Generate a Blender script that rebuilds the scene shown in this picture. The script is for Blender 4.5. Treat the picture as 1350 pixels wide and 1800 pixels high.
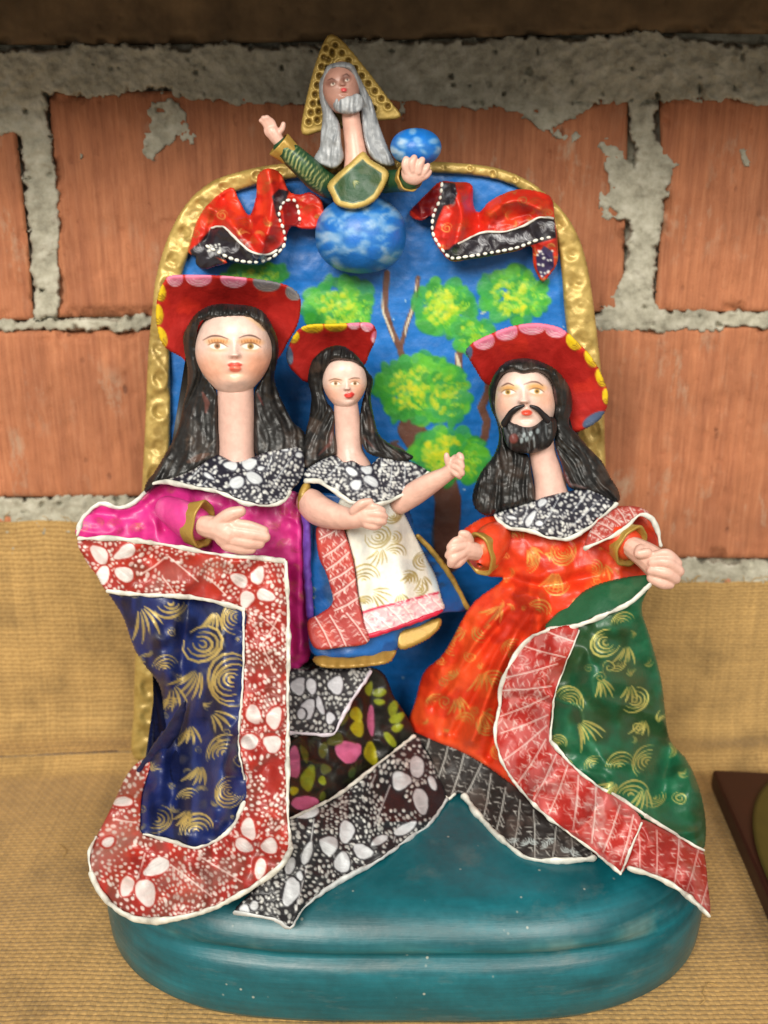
import bpy, math, random
import numpy as np

# ------------------------------------------------------------------ clear
for o in list(bpy.data.objects):
    bpy.data.objects.remove(o, do_unlink=True)
scene = bpy.context.scene
COL = scene.collection

# ------------------------------------------------------------------ camera
PITCH = math.radians(18.0)
CAM = np.array([0.0, -0.5, 0.327])
FPX = 1600.0
cam_d = bpy.data.cameras.new('camera')
cam_d.sensor_fit = 'VERTICAL'; cam_d.sensor_height = 36.0; cam_d.lens = 32.0
cam_d.clip_start = 0.01; cam_d.clip_end = 50
cam_d.dof.use_dof = True; cam_d.dof.focus_distance = 0.385; cam_d.dof.aperture_fstop = 8
cam = bpy.data.objects.new('camera', cam_d); COL.objects.link(cam)
cam.location = CAM.tolist(); cam.rotation_euler = (math.radians(90) - PITCH, 0, 0)
scene.camera = cam

# ------------------------------------------------------------------ world and lamps (indoor shop light)
w = bpy.data.worlds.new('World'); scene.world = w; w.use_nodes = True
bg = w.node_tree.nodes['Background']
bg.inputs[0].default_value = (1.0, 0.95, 0.85, 1); bg.inputs[1].default_value = 0.40

def area(name, loc, target, size, energy, color):
    d = bpy.data.lights.new(name, 'AREA'); d.shape = 'RECTANGLE'
    d.size = size[0]; d.size_y = size[1]; d.energy = energy; d.color = color
    o = bpy.data.objects.new(name, d); COL.objects.link(o)
    o.location = loc
    from mathutils import Vector
    o.rotation_euler = (Vector(target) - Vector(loc)).to_track_quat('-Z', 'Y').to_euler()
    return o
area('shop_lamp', (-0.50, -1.45, 1.02), (0, -0.1, 0.2), (0.70, 0.55), 27, (1.0, 0.955, 0.86))
area('shop_lamp', (0.55, -1.40, 1.00), (0, -0.1, 0.2), (0.45, 0.45), 12, (1.0, 0.95, 0.86))

scene.view_settings.view_transform = 'Standard'
scene.view_settings.look = 'None'
scene.view_settings.exposure = 0.12
scene.view_settings.gamma = 1.0
scene.render.engine = 'CYCLES'

# ------------------------------------------------------------------ measuring helpers
K = 0.00025                       # one depth unit: a quarter of a millimetre out from the wall
CP, SP = math.cos(PITCH), math.sin(PITCH)

def W(x, y, q):
    """photo measurement (x, y) at q depth units out from the wall -> metres"""
    x = np.asarray(x, float); y = np.asarray(y, float); q = np.asarray(q, float)
    a = (x - 675.0) / FPX; b = -(y - 900.0) / FPX
    ry = CP + b * SP; rz = -SP + b * CP
    t = (0.5 - q * K) / ry
    return np.stack([a * t, CAM[1] + ry * t, CAM[2] + rz * t], -1)

def qtop(y, z=0.055):
    """depth at which the line of sight meets a level sheet at height z"""
    b = -(y - 900.0) / FPX
    ry = CP + b * SP; rz = -SP + b * CP
    return (0.5 - (z - CAM[2]) / rz * ry) / K

def lin(c):
    c = np.asarray(c, float)
    return np.where(c <= 0.04045, c / 12.92, ((c + 0.055) / 1.055) ** 2.4)

def rgb(*c):
    return np.array(c, float) / 255.0

def hashl(i, j, seed):
    n = (i.astype(np.int64) * 374761393 + j.astype(np.int64) * 668265263 + seed * 974711) & 0x7fffffff
    n = ((n ^ (n >> 13)) * 1274126177) & 0x7fffffff
    return ((n ^ (n >> 16)) & 0xffff) / 65535.0

def vn(x, y, s, seed=0):
    x = np.asarray(x, float) / s; y = np.asarray(y, float) / s
    i = np.floor(x); j = np.floor(y); u = x - i; v = y - j
    u = u * u * (3 - 2 * u); v = v * v * (3 - 2 * v)
    return ((hashl(i, j, seed) * (1 - u) + hashl(i + 1, j, seed) * u) * (1 - v)
            + (hashl(i, j + 1, seed) * (1 - u) + hashl(i + 1, j + 1, seed) * u) * v)

def fbm(x, y, s, seed=0, n=3):
    r = 0; a = 1; t = 0
    for k in range(n):
        r = r + a * vn(x, y, s / 2 ** k, seed + k * 17); t += a; a *= 0.5
    return r / t

def smooth(pts, closed=False, step=6.0, sharp=False):
    p = np.array(pts, float)
    n = len(p); out = []
    rng = range(n if closed else n - 1)
    for i in rng:
        p1 = p[i]; p2 = p[(i + 1) % n]
        p0 = p[(i - 1) % n] if closed else p[max(i - 1, 0)]
        p3 = p[(i + 2) % n] if closed else p[min(i + 2, n - 1)]
        m = max(1, int(np.linalg.norm(p2 - p1) / step))
        t = np.arange(m)[:, None] / m
        if sharp:
            out.append(p1 + (p2 - p1) * t)
        else:
            out.append(0.5 * ((2 * p1) + (-p0 + p2) * t + (2 * p0 - 5 * p1 + 4 * p2 - p3) * t ** 2
                              + (-p0 + 3 * p1 - 3 * p2 + p3) * t ** 3))
    if not closed:
        out.append(p[-1:])
    return np.concatenate(out)

def seg_dist(X, Y, poly, closed=False):
    """distance to a polyline, with the nearest point"""
    best = np.full(X.shape, 1e18); bx = np.zeros(X.shape); by = np.zeros(X.shape)
    n = len(poly)
    for i in range(n if closed else n - 1):
        ax, ay = poly[i][0], poly[i][1]; cx, cy = poly[(i + 1) % n][0], poly[(i + 1) % n][1]
        dx, dy = cx - ax, cy - ay
        L = dx * dx + dy * dy + 1e-12
        t = np.clip(((X - ax) * dx + (Y - ay) * dy) / L, 0, 1)
        ex = ax + t * dx; ey = ay + t * dy
        d = (X - ex) ** 2 + (Y - ey) ** 2
        m = d < best
        best = np.where(m, d, best); bx = np.where(m, ex, bx); by = np.where(m, ey, by)
    return np.sqrt(best), bx, by

def inside(X, Y, poly):
    r = np.zeros(X.shape, bool); n = len(poly)
    for i in range(n):
        ax, ay = poly[i][0], poly[i][1]; cx, cy = poly[(i + 1) % n][0], poly[(i + 1) % n][1]
        if ay == cy:
            continue
        c = (ay > Y) != (cy > Y)
        r ^= c & (X < (cx - ax) * (Y - ay) / (cy - ay) + ax)
    return r

def crumple(x, y, amp, s, seed):
    n = fbm(x, y, s, seed, 3)
    return amp * ((1.1 - np.sqrt((2 * n - 1) ** 2 + .012)) ** 3 - .5)

def tps(ctrl, lam=1.0):
    c = np.array(ctrl, float); n = len(c)
    if n == 1:
        return lambda x, y: np.full(np.shape(x), c[0, 2])
    s = 100.0
    P = c[:, :2] / s
    def U(r2):
        return np.where(r2 > 1e-12, 0.5 * r2 * np.log(np.maximum(r2, 1e-12)), 0)
    if n < 4:
        lam = 0
    A = np.zeros((n + 3, n + 3))
    A[:n, :n] = U(((P[:, None] - P[None]) ** 2).sum(-1)) + np.eye(n) * lam * 0.02
    A[:n, n] = 1; A[:n, n + 1:] = P; A[n, :n] = 1; A[n + 1:, :n] = P.T
    b = np.concatenate([c[:, 2], np.zeros(3)])
    sol = np.linalg.lstsq(A, b, rcond=None)[0]
    def f(x, y):
        x = np.asarray(x, float) / s; y = np.asarray(y, float) / s
        r = sol[n] + sol[n + 1] * x + sol[n + 2] * y
        for k in range(n):
            r = r + sol[k] * U((x - P[k, 0]) ** 2 + (y - P[k, 1]) ** 2)
        return r
    return f

# ------------------------------------------------------------------ hand painting: strokes of colour laid on a part
class Paint:
    def __init__(self, pts, base, pad=14):
        p = np.array(pts, float)
        self.x0, self.y0 = np.floor(p[:, :2].min(0)) - pad
        x1, y1 = np.ceil(p[:, :2].max(0)) + pad
        self.w = int(x1 - self.x0) + 1; self.h = int(y1 - self.y0) + 1
        self.Y, self.X = np.mgrid[0:self.h, 0:self.w]
        self.X = self.X + self.x0; self.Y = self.Y + self.y0
        self.c = np.empty((self.h, self.w, 3)); self.c[:] = base
        self.g = np.zeros((self.h, self.w)); self.e = np.zeros((self.h, self.w))
    def _sl(self, xa, ya, xb, yb):
        i0 = max(0, int(ya - self.y0)); i1 = min(self.h, int(yb - self.y0) + 2)
        j0 = max(0, int(xa - self.x0)); j1 = min(self.w, int(xb - self.x0) + 2)
        return slice(i0, i1), slice(j0, j1)
    def _put(self, sl, al, col, gold, rel):
        a = al[..., None]
        self.c[sl] = self.c[sl] * (1 - a) + np.asarray(col) * a
        self.g[sl] = self.g[sl] * (1 - al) + gold * al
        if rel:
            self.e[sl] = np.maximum(self.e[sl], al * rel)
    def ell(self, x, y, rx, ry=None, ang=0, col=(1, 1, 1), a=1.0, gold=0, soft=1.4, rel=0.8):
        ry = rx if ry is None else ry
        m = max(rx, ry) + soft + 1
        sl = self._sl(x - m, y - m, x + m, y + m)
        X = self.X[sl] - x; Y = self.Y[sl] - y
        if X.size == 0: return
        c, s = math.cos(ang), math.sin(ang)
        u = (X * c + Y * s) / rx; v = (-X * s + Y * c) / ry
        d = (np.sqrt(u * u + v * v) - 1) * min(rx, ry)
        self._put(sl, np.clip(0.5 - d / soft, 0, 1) * a, col, gold, rel)
    def petal(self, x, y, rx, ry, ang, col, a=0.95):
        rr = random.Random(int(x * 7 + y * 13)); n = 18; ca, sa = math.cos(ang), math.sin(ang); p = []
        k1, k2, k3 = rr.uniform(-.14, .14), rr.uniform(-.12, .12), rr.uniform(0, 6.28)
        for i in range(n):
            t = 2 * math.pi * i / n
            f = 1 + k1 * math.cos(t) + k2 * math.cos(2 * t + k3) + .06 * math.cos(3 * t + k3) + rr.uniform(-.04, .04)
            u = rx * f * math.cos(t); v = ry * f * math.sin(t) * (1 - .22 * math.cos(t) * (1 if k3 < 3 else -1))
            p.append((x + u * ca - v * sa, y + u * sa + v * ca))
        self.poly(smooth(p, True, 2), np.asarray(col) * rr.uniform(.93, 1.0), a * rr.uniform(.88, 1), soft=2.0, rel=1.5)
        for i in range(4):
            o = rr.uniform(-.55, .55) * ry; l0, l1 = -rx * rr.uniform(.3, .8), rx * rr.uniform(.3, .8)
            self.stroke([(x + l0 * ca - o * sa, y + l0 * sa + o * ca), (x - o * sa * 1.15, y + o * ca * 1.15), (x + l1 * ca - o * sa, y + l1 * sa + o * ca)], rr.uniform(1.5, 3.2), np.asarray(col) * rr.uniform(.78, 1.04), .5, rel=1.9)
    def stroke(self, pts, w, col, a=1.0, gold=0, taper=True, soft=1.3, rel=0.8):
        p = np.array(pts, float); n = len(p)
        m = w + soft + 1
        sl = self._sl(p[:, 0].min() - m, p[:, 1].min() - m, p[:, 0].max() + m, p[:, 1].max() + m)
        X = self.X[sl]; Y = self.Y[sl]
        if X.size == 0: return
        best = np.zeros(X.shape)
        for i in range(n - 1):
            dx, dy = p[i + 1] - p[i]; L = dx * dx + dy * dy + 1e-9
            t = np.clip(((X - p[i, 0]) * dx + (Y - p[i, 1]) * dy) / L, 0, 1)
            d = np.hypot(X - p[i, 0] - t * dx, Y - p[i, 1] - t * dy)
            g = (i + t) / (n - 1)
            ww = w * 0.5 * ((0.35 + 0.65 * np.sin(np.pi * np.clip(g, 0.02, 0.98))) if taper else 1.0)
            best = np.maximum(best, np.clip(0.5 - (d - ww) / soft, 0, 1))
        self._put(sl, best * a, col, gold, rel)
    def poly(self, pts, col, a=1.0, gold=0, soft=1.5, rel=0.0):
        p = np.array(pts, float)
        sl = self._sl(p[:, 0].min() - 3, p[:, 1].min() - 3, p[:, 0].max() + 3, p[:, 1].max() + 3)
        X = self.X[sl]; Y = self.Y[sl]
        if X.size == 0: return
        d = seg_dist(X, Y, p, True)[0]; d = np.where(inside(X, Y, p), -d, d)
        self._put(sl, np.clip(0.5 - d / soft, 0, 1) * a, col, gold, rel)
    def mottle(self, amt=0.08, s=30, seed=1, sx=1.0, sy=1.0):
        n = fbm(self.X * sx, self.Y * sy, s, seed) - 0.5
        self.c = np.clip(self.c * (1 + 2 * amt * n[..., None]), 0, 1)
    def wash(self, col, thr, s, seed, a=0.6, sx=1, sy=1, soft=0.1, gold=0):
        n = fbm(self.X * sx, self.Y * sy, s, seed)
        al = np.clip((n - thr) / soft, 0, 1) * a
        self.c = self.c * (1 - al[..., None]) + np.asarray(col) * al[..., None]
        self.g = self.g * (1 - al) + gold * al
    def get(self, x, y):
        u = np.clip(x - self.x0, 0, self.w - 1.001); v = np.clip(y - self.y0, 0, self.h - 1.001)
        i = v.astype(int); j = u.astype(int); fu = (u - j)[:, None]; fv = (v - i)[:, None]
        def bl(A):
            if A.ndim == 2: A = A[..., None]
            return ((A[i, j] * (1 - fu) + A[i, j + 1] * fu) * (1 - fv) + (A[i + 1, j] * (1 - fu) + A[i + 1, j + 1] * fu) * fv)
        return np.concatenate([lin(np.clip(bl(self.c), 0, 1)), bl(self.g)], 1), bl(self.e)[:, 0]

R = random.Random(11)
def scrolls(cv, n, rmin, rmax, col, a=.9, gold=1, seed=0, keep=None, k=.42):
    """loose brush scrolls, each a little different: commas, split fans, open spirals, hooked rows"""
    rr = random.Random(seed); pts = list(keep or [])
    tries = 0
    while n > 0 and tries < 4000:
        tries += 1
        x = rr.uniform(cv.x0, cv.x0 + cv.w); y = rr.uniform(cv.y0, cv.y0 + cv.h); r = rr.uniform(rmin, rmax)
        if any((x - p[0]) ** 2 + (y - p[1]) ** 2 < (r + p[2]) ** 2 * .8 for p in pts): continue
        pts.append((x, y, r)); n -= 1
        c = lambda: np.clip(np.asarray(col) * rr.uniform(.75, 1.12), 0, 1)
        ty = rr.random(); an = rr.uniform(0, 6.28)
        if ty < .36:            # open spiral
            turns = rr.uniform(1.4, 2.3); t = np.linspace(0, turns * 6.28, int(26 * turns)); sg = rr.choice((-1, 1))
            rad = r * (.12 + .88 * t / t[-1]) * (1 + .07 * np.sin(3 * t + an)); asp = rr.uniform(.75, 1.0)
            cv.stroke(np.stack([x + rad * np.cos(an + sg * t), y + rad * asp * np.sin(an + sg * t)], 1), r * .2, c(), a, gold)
        elif ty < .68:          # comma fan
            m = rr.randint(3, 6); b = rr.uniform(-.9, .9)
            for i in range(m):
                t0 = an + (i - m / 2) * rr.uniform(.22, .34); u = np.linspace(.12, 1, 7) * r * 1.5 * rr.uniform(.7, 1.1)
                tt = t0 + b * np.linspace(0, 1, 7) ** 1.5
                cv.stroke(np.stack([x + np.cos(tt) * u, y + np.sin(tt) * u], 1), r * rr.uniform(.13, .24), c(), a * rr.uniform(.8, 1), gold)
        else:                   # row of hooked arcs
            m = rr.randint(3, 5); dx, dy = math.cos(an), math.sin(an)
            for i in range(m):
                q = r * (.35 + .65 * (i + 1) / m); t = np.linspace(an - rr.uniform(.9, 1.6), an + rr.uniform(.9, 1.6), 9)
                cv.stroke(np.stack([x - dx * r * .5 + np.cos(t) * q, y - dy * r * .5 + np.sin(t) * q * .9], 1), r * rr.uniform(.10, .18), c(), a * rr.uniform(.75, 1), gold)

WHITE = rgb(236, 238, 232); GOLD = rgb(196, 166, 88)

def lace(cv, dens=9.0, r=2.3, a=0.9, seed=0, col=WHITE, gap=0.12, zone=46):
    """rows of hand-dabbed dots, turned a different way in each small field"""
    rr = random.Random(seed)
    zs = [(rr.uniform(cv.x0, cv.x0 + cv.w), rr.uniform(cv.y0, cv.y0 + cv.h), rr.uniform(0, math.pi), rr.uniform(.8, 1.25), rr.random())
          for _ in range(max(4, int(cv.w * cv.h / zone ** 2)))]
    za = np.array(zs)
    for zi, z in enumerate(zs):
        c, s = math.cos(z[2]), math.sin(z[2]); sp = dens * z[3]
        if z[4] < gap: continue
        m = int(zone * 1.6 / sp) + 1
        for i in range(-m, m + 1):
            for j in range(-m, m + 1):
                u = i * sp + rr.uniform(-1, 1) * sp * .22; v = j * sp * .82 + (sp * .4 if i % 2 else 0) + rr.uniform(-1, 1) * sp * .2
                x = z[0] + u * c - v * s; y = z[1] + u * s + v * c
                if not (cv.x0 <= x <= cv.x0 + cv.w and cv.y0 <= y <= cv.y0 + cv.h): continue
                if np.argmin((za[:, 0] - x) ** 2 + (za[:, 1] - y) ** 2) != zi: continue
                if rr.random() < .08: continue
                q = r * rr.uniform(.7, 1.35) * (z[3] ** .5)
                cv.ell(x, y, q * rr.uniform(.9, 1.6), q * rr.uniform(.75, 1.05), z[2] + rr.uniform(-.5, .5), np.asarray(col) * rr.uniform(.9, 1.0), a * rr.uniform(.72, 1), rel=1.6)

def flower(cv, x, y, r, ang=0.78, n=4, col=WHITE, k=None):
    for i in range(n):
        if k and i not in k: continue
        t = ang + i * 2 * math.pi / n + R.uniform(-.15, .15)
        rr = r * R.uniform(.85, 1.12)
        cv.petal(x + math.cos(t) * r * 1.15, y + math.sin(t) * r * 1.15, rr * .95, rr * .64, t, np.asarray(col) * R.uniform(.92, 1.0))

def swirl(cv, x, y, r, ang=0.0, n=4, span=4.6, col=GOLD, w=None, a=.95, gold=1):
    w = w or max(1.6, r / n * .5)
    for i in range(n):
        ri = r * (i + .7) / (n - .3)
        sp = span * R.uniform(.8, 1.05)
        t = np.linspace(ang - sp / 2, ang + sp / 2, 12)
        rad = ri * (1 + .10 * np.sin(t * 2 + i))
        cv.stroke(np.stack([x + np.cos(t) * rad, y + np.sin(t) * rad * .93], 1), w * R.uniform(.8, 1.2), np.asarray(col) * R.uniform(.85, 1.05), a, gold)

def fan(cv, x, y, r, ang=0.0, n=5, spread=1.5, col=GOLD, w=3.0, a=.95, gold=1, bend=.35):
    for i in range(n):
        t = ang + (i / max(1, n - 1) - .5) * spread
        rr = r * R.uniform(.8, 1.1)
        u = np.linspace(.25, 1, 6)
        tt = t + bend * (u - .5)
        cv.stroke(np.stack([x + np.cos(tt) * rr * u, y + np.sin(tt) * rr * u], 1), w * R.uniform(.8, 1.2), np.asarray(col) * R.uniform(.85, 1.05), a, gold)

def ticks(cv, p, q, n, length, ang, w=2.0, col=WHITE, a=.7):
    """a row of short parallel brush ticks from p to q"""
    for i in range(n):
        t = (i + .5) / n
        x = p[0] + (q[0] - p[0]) * t + R.uniform(-1, 1); y = p[1] + (q[1] - p[1]) * t + R.uniform(-1, 1)
        l = length * R.uniform(.6, 1.1); an = ang + R.uniform(-.2, .2)
        cv.stroke([(x, y), (x + math.cos(an) * l * .5 + R.uniform(-1, 1), y + math.sin(an) * l * .5), (x + math.cos(an) * l, y + math.sin(an) * l)], w * R.uniform(.7, 1.2), col, a * R.uniform(.7, 1.1))

def leafband(cv, path, half, seed=0, col=WHITE, a=.75, step=34):
    """white line-work of a painted border: a slanted bar every few centimetres, feathered with ticks between"""
    p = smooth(path, step=3.0); d = np.concatenate([[0], np.cumsum(np.hypot(*np.diff(p, axis=0).T))])
    rr = random.Random(seed); s = step * .4; k = 0
    def at(v):
        return np.array([np.interp(v, d, p[:, 0]), np.interp(v, d, p[:, 1])])
    while s < d[-1]:
        c = at(s); t = at(min(s + 4, d[-1])) - at(max(s - 4, 0)); t /= np.linalg.norm(t) + 1e-9; n = np.array([-t[1], t[0]])
        sk = rr.uniform(.25, .6)
        a0 = c - n * half * .95 - t * half * sk; a1 = c + n * half * .95 + t * half * sk
        cv.stroke([a0, (a0 + a1) / 2 + t * 2, a1], 2.6, col, a, taper=False)
        e = t * step * .5
        for side in (-1, 1):
            for j in range(10):
                f = (j + .5) / 10
                b = a0 + (a1 - a0) * f + t * side * 3
                l = step * .42 * rr.uniform(.5, 1.1)
                di = (t * side + n * (.55 if (j + k) % 3 else -.5)); di /= np.linalg.norm(di)
                m = b + di * l * .5 + n * rr.uniform(-2, 2)
                cv.stroke([b, m, b + di * l], rr.uniform(1.5, 2.6), col, a * rr.uniform(.5, 1.0))
        s += step * rr.uniform(.85, 1.15); k += 1

# ------------------------------------------------------------------ mesh building
ROOT = {}
def link(name, me, parent=None, mat=None):
    o = bpy.data.objects.new(name, me); COL.objects.link(o)
    if parent is not None: o.parent = parent
    if mat is not None and me is not None: me.materials.append(mat)
    return o

def mesh(name, V, faces, parent=None, mat=None, colors=None, smooth_shade=True, off=None):
    """faces: list of int arrays (k x 4, k x 3) and lists of single n-gons"""
    V = np.asarray(V, float)
    if off is not None: V = V - np.asarray(off)
    me = bpy.data.meshes.new(name)
    idx = []; tot = []
    for f in faces:
        if isinstance(f, np.ndarray):
            idx.append(f.reshape(-1)); tot.append(np.full(len(f), f.shape[1]))
        else:
            idx.append(np.array(f)); tot.append(np.array([len(f)]))
    idx = np.concatenate(idx).astype(np.int32); tot = np.concatenate(tot).astype(np.int32)
    st = np.concatenate([[0], np.cumsum(tot)[:-1]]).astype(np.int32)
    me.vertices.add(len(V)); me.vertices.foreach_set('co', V.astype(np.float32).ravel())
    me.loops.add(len(idx)); me.loops.foreach_set('vertex_index', idx)
    me.polygons.add(len(tot)); me.polygons.foreach_set('loop_start', st); me.polygons.foreach_set('loop_total', tot)
    me.polygons.foreach_set('use_smooth', np.full(len(tot), smooth_shade))
    if colors is not None:
        at = me.color_attributes.new('Col', 'FLOAT_COLOR', 'POINT')
        c = np.asarray(colors, np.float32)
        if c.ndim == 1: c = np.tile(c, (len(V), 1))
        if c.shape[1] == 3: c = np.concatenate([c, np.zeros((len(c), 1), np.float32)], 1)
        at.data.foreach_set('color', c.astype(np.float32).ravel())
    me.update(calc_edges=True); me.validate()
    return link(name, me, parent, mat)

def grid_faces(n, m, wrap_m=False):
    """n rows x m columns of vertices"""
    i = np.arange(n - 1)[:, None]; j = np.arange(m if wrap_m else m - 1)[None]
    a = i * m + j; b = i * m + (j + 1) % m
    return np.stack([a, a + 0 * b + m, (i + 1) * m + (j + 1) % m + 0 * a, b + 0 * a], -1).reshape(-1, 4)

def sheet(name, parent, outline, q, cv=None, col=(.5, .5, .5), mat=None, res=2.5, thick=20, rnd=5.0,
          folds=(), wob=1.2, sharp=False, extra=None, off=None, gold=0, seed=3, full_back=False):
    """a modelled slab of clay: traced outline, its own relief, rounded rim, thickness and back"""
    P = smooth(outline, True, 5.0, sharp)
    x0, y0 = P.min(0) - 2 * res; x1, y1 = P.max(0) + 2 * res
    nx = int((x1 - x0) / res) + 1; ny = int((y1 - y0) / res) + 1
    gy, gx = np.mgrid[0:ny, 0:nx]; X = x0 + gx * res; Y = y0 + gy * res
    d, bx, by = seg_dist(X, Y, P, True)
    sd = np.where(inside(X, Y, P), d, -d)
    snap = sd < 0.5 * res
    X = np.where(snap, bx, X); Y = np.where(snap, by, Y); d = np.where(snap, 0, sd)
    ok = sd > -0.5 * res
    cell = ok[:-1, :-1] & ok[1:, :-1] & ok[1:, 1:] & ok[:-1, 1:]
    # cells need one corner truly inside
    ins = sd > 0.5 * res
    cell &= ins[:-1, :-1] | ins[1:, :-1] | ins[1:, 1:] | ins[:-1, 1:]
    id_ = np.arange(nx * ny).reshape(ny, nx)
    F = np.stack([id_[:-1, :-1], id_[1:, :-1], id_[1:, 1:], id_[:-1, 1:]], -1)[cell]
    used = np.unique(F); remap = np.full(nx * ny, -1); remap[used] = np.arange(len(used)); F = remap[F]
    X = X.ravel()[used]; Y = Y.ravel()[used]; d = d.ravel()[used]
    f = q if callable(q) else tps([(0, 0, q)]) if np.isscalar(q) else tps(q)
    Q = f(X, Y)
    for fo in folds:
        pl, amp, wd = fo
        Q = Q + amp * np.exp(-(seg_dist(X, Y, smooth(pl, step=8))[0] / wd) ** 2)
    Q = Q + wob * 2 * (fbm(X, Y, 34, seed) - .5)
    if extra is not None: Q = Q + extra(X, Y, d)
    if rnd > 0:
        k = 1 - np.clip(d, 0, rnd) / rnd
        Qf = Q - rnd * (1 - np.sqrt(np.maximum(0, 1 - k * k)))
    else: Qf = Q
    if cv is not None:
        C, e = cv.get(X, Y); Qf = Qf + e
    else:
        C = np.concatenate([np.tile(lin(col), (len(X), 1)), np.full((len(X), 1), gold)], 1)
    # boundary edges
    E = np.concatenate([F[:, [0, 1]], F[:, [1, 2]], F[:, [2, 3]], F[:, [3, 0]]])
    key = np.sort(E, 1); kk = key[:, 0].astype(np.int64) * len(X) + key[:, 1]
    u, inv, cnt = np.unique(kk, return_inverse=True, return_counts=True)
    B = E[cnt[inv] == 1]
    bv = np.unique(B); nb = len(bv); m2 = np.full(len(X), -1); m2[bv] = len(X) + np.arange(nb)
    V = np.concatenate([W(X, Y, Qf), W(X[bv], Y[bv], Q[bv] - rnd - thick)])
    S = np.stack([B[:, 1], B[:, 0], m2[B[:, 0]], m2[B[:, 1]]], 1)
    C = np.concatenate([C, C[bv]])
    faces = [F, S]
    if full_back:
        V = np.concatenate([W(X, Y, Qf), W(X, Y, Q - rnd - thick)]); n0 = len(X); C = np.concatenate([C[:n0], C[:n0]])
        S = np.stack([B[:, 1], B[:, 0], B[:, 0] + n0, B[:, 1] + n0], 1)
        return mesh(name, V, [F, S, F[:, ::-1] + n0], parent, mat, C, off=off)
    # close the back with n-gons along the rim loops
    nxt = {}
    for a, b in B: nxt.setdefault(int(a), []).append(int(b))
    seen = set()
    for a in list(nxt):
        if a in seen: continue
        loop = []; c = a
        while c not in seen and c in nxt:
            seen.add(c); loop.append(int(m2[c])); c = nxt[c][0]
        if len(loop) > 3: faces.append(loop[::-1])
    return mesh(name, V, faces, parent, mat, C, off=off)

def loft(name, parent, rows, n=64, step=2.0, cv=None, col=(.5, .5, .5), mat=None, shape=None, off=None, gold=0, power=2.0, seg=None):
    """rows of (y, centre x, half width, centre q, half depth): a closed rounded body"""
    r = np.array(rows, float)
    rs = smooth(r, False, step)
    rs[:, 2] = np.maximum(rs[:, 2], .3); rs[:, 4] = np.maximum(rs[:, 4], .3)
    th = np.linspace(0, 2 * np.pi, n, endpoint=False)
    c = np.cos(th); s = np.sin(th)
    c = np.sign(c) * np.abs(c) ** (2 / power); s = np.sign(s) * np.abs(s) ** (2 / power)
    X = rs[:, 1:2] + rs[:, 2:3] * c; Y = np.repeat(rs[:, 0:1], n, 1); Q = rs[:, 3:4] + rs[:, 4:5] * s
    if shape is not None:
        X, Y, Q = shape(X, Y, Q, s)
    m = len(rs)
    F = grid_faces(m, n, True)[:, ::-1]
    x, y, qq = X.ravel(), Y.ravel(), Q.ravel()
    if cv is not None:
        C, e = cv.get(x, y); qq = qq + np.where(np.tile(s, m) > 0, e, 0)
    else:
        C = np.concatenate([np.tile(lin(col), (len(x), 1)), np.full((len(x), 1), gold)], 1)
    V = W(x, y, qq)
    return mesh(name, V, [F, list(range(n)), list(range((m - 1) * n, m * n))[::-1]], parent, mat, C, off=off)

def tube_geo(pts, rad, seg=12, step=3.0, flat=1.0, round_end=True):
    p = np.array(pts, float)
    if p.shape[1] == 3:
        p = np.concatenate([p, np.full((len(p), 1), rad)], 1)
    p = smooth(p, False, step)
    T = np.gradient(p[:, :3], axis=0); T /= np.linalg.norm(T, axis=1)[:, None] + 1e-9
    if round_end:
        r0, r1 = p[0, 3], p[-1, 3]
        def cap(pt, t, r, sgn):
            out = []
            for a in (80, 55, 30):
                a = math.radians(a)
                out.append(np.concatenate([pt[:3] + sgn * t * r * math.sin(a), [r * math.cos(a)]]))
            return out
        A = cap(p[0], T[0], r0, -1); Bc = cap(p[-1], T[-1], r1, 1)[::-1]
        p = np.concatenate([np.array(A), p, np.array(Bc)])
        T = np.concatenate([np.tile(T[0], (3, 1)), T, np.tile(T[-1], (3, 1))])
    up = np.array([0, 0, 1.0])
    N = np.cross(T, up)
    bad = np.linalg.norm(N, axis=1) < .15
    N[bad] = np.cross(T[bad], np.array([0, 1.0, 0]))
    N /= np.linalg.norm(N, axis=1)[:, None] + 1e-9
    Bn = np.cross(N, T)
    th = np.linspace(0, 2 * np.pi, seg, endpoint=False)
    V = (p[:, None, :3] + p[:, None, 3:4] * (np.cos(th)[None, :, None] * N[:, None] + flat * np.sin(th)[None, :, None] * Bn[:, None]))
    n = len(p)
    F = grid_faces(n, seg, True)
    return V.reshape(-1, 3), F, [list(range(seg))[::-1], list(range((n - 1) * seg, n * seg))]

def tube(name, parent, pts, rad, col=(1, 1, 1), mat=None, seg=12, step=3.0, flat=1.0, jit=0.0, gold=0, cv=None, off=None, seed=1):
    V, F, caps = tube_geo(pts, rad, seg, step, flat)
    if jit:
        V = V + np.stack([jit * (vn(V[:, 0] + V[:, 1], V[:, 2], 9, seed) - .5), jit * (vn(V[:, 0] - V[:, 1], V[:, 2], 9, seed + 5) - .5),
                          jit * (vn(V[:, 0], V[:, 1], 7, seed + 9) - .5)], 1)
    if cv is not None: C, e = cv.get(V[:, 0], V[:, 1])
    else: C = np.concatenate([np.tile(lin(col), (len(V), 1)), np.full((len(V), 1), gold)], 1)
    if jit and cv is None:
        C[:, :3] *= np.clip(.50 + .80 * fbm(V[:, 0] * 1., V[:, 1], 13, seed), 0, 1.04)[:, None]
    return mesh(name, W(V[:, 0], V[:, 1], V[:, 2]), [F] + caps, parent, mat, C, off=off)

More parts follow.
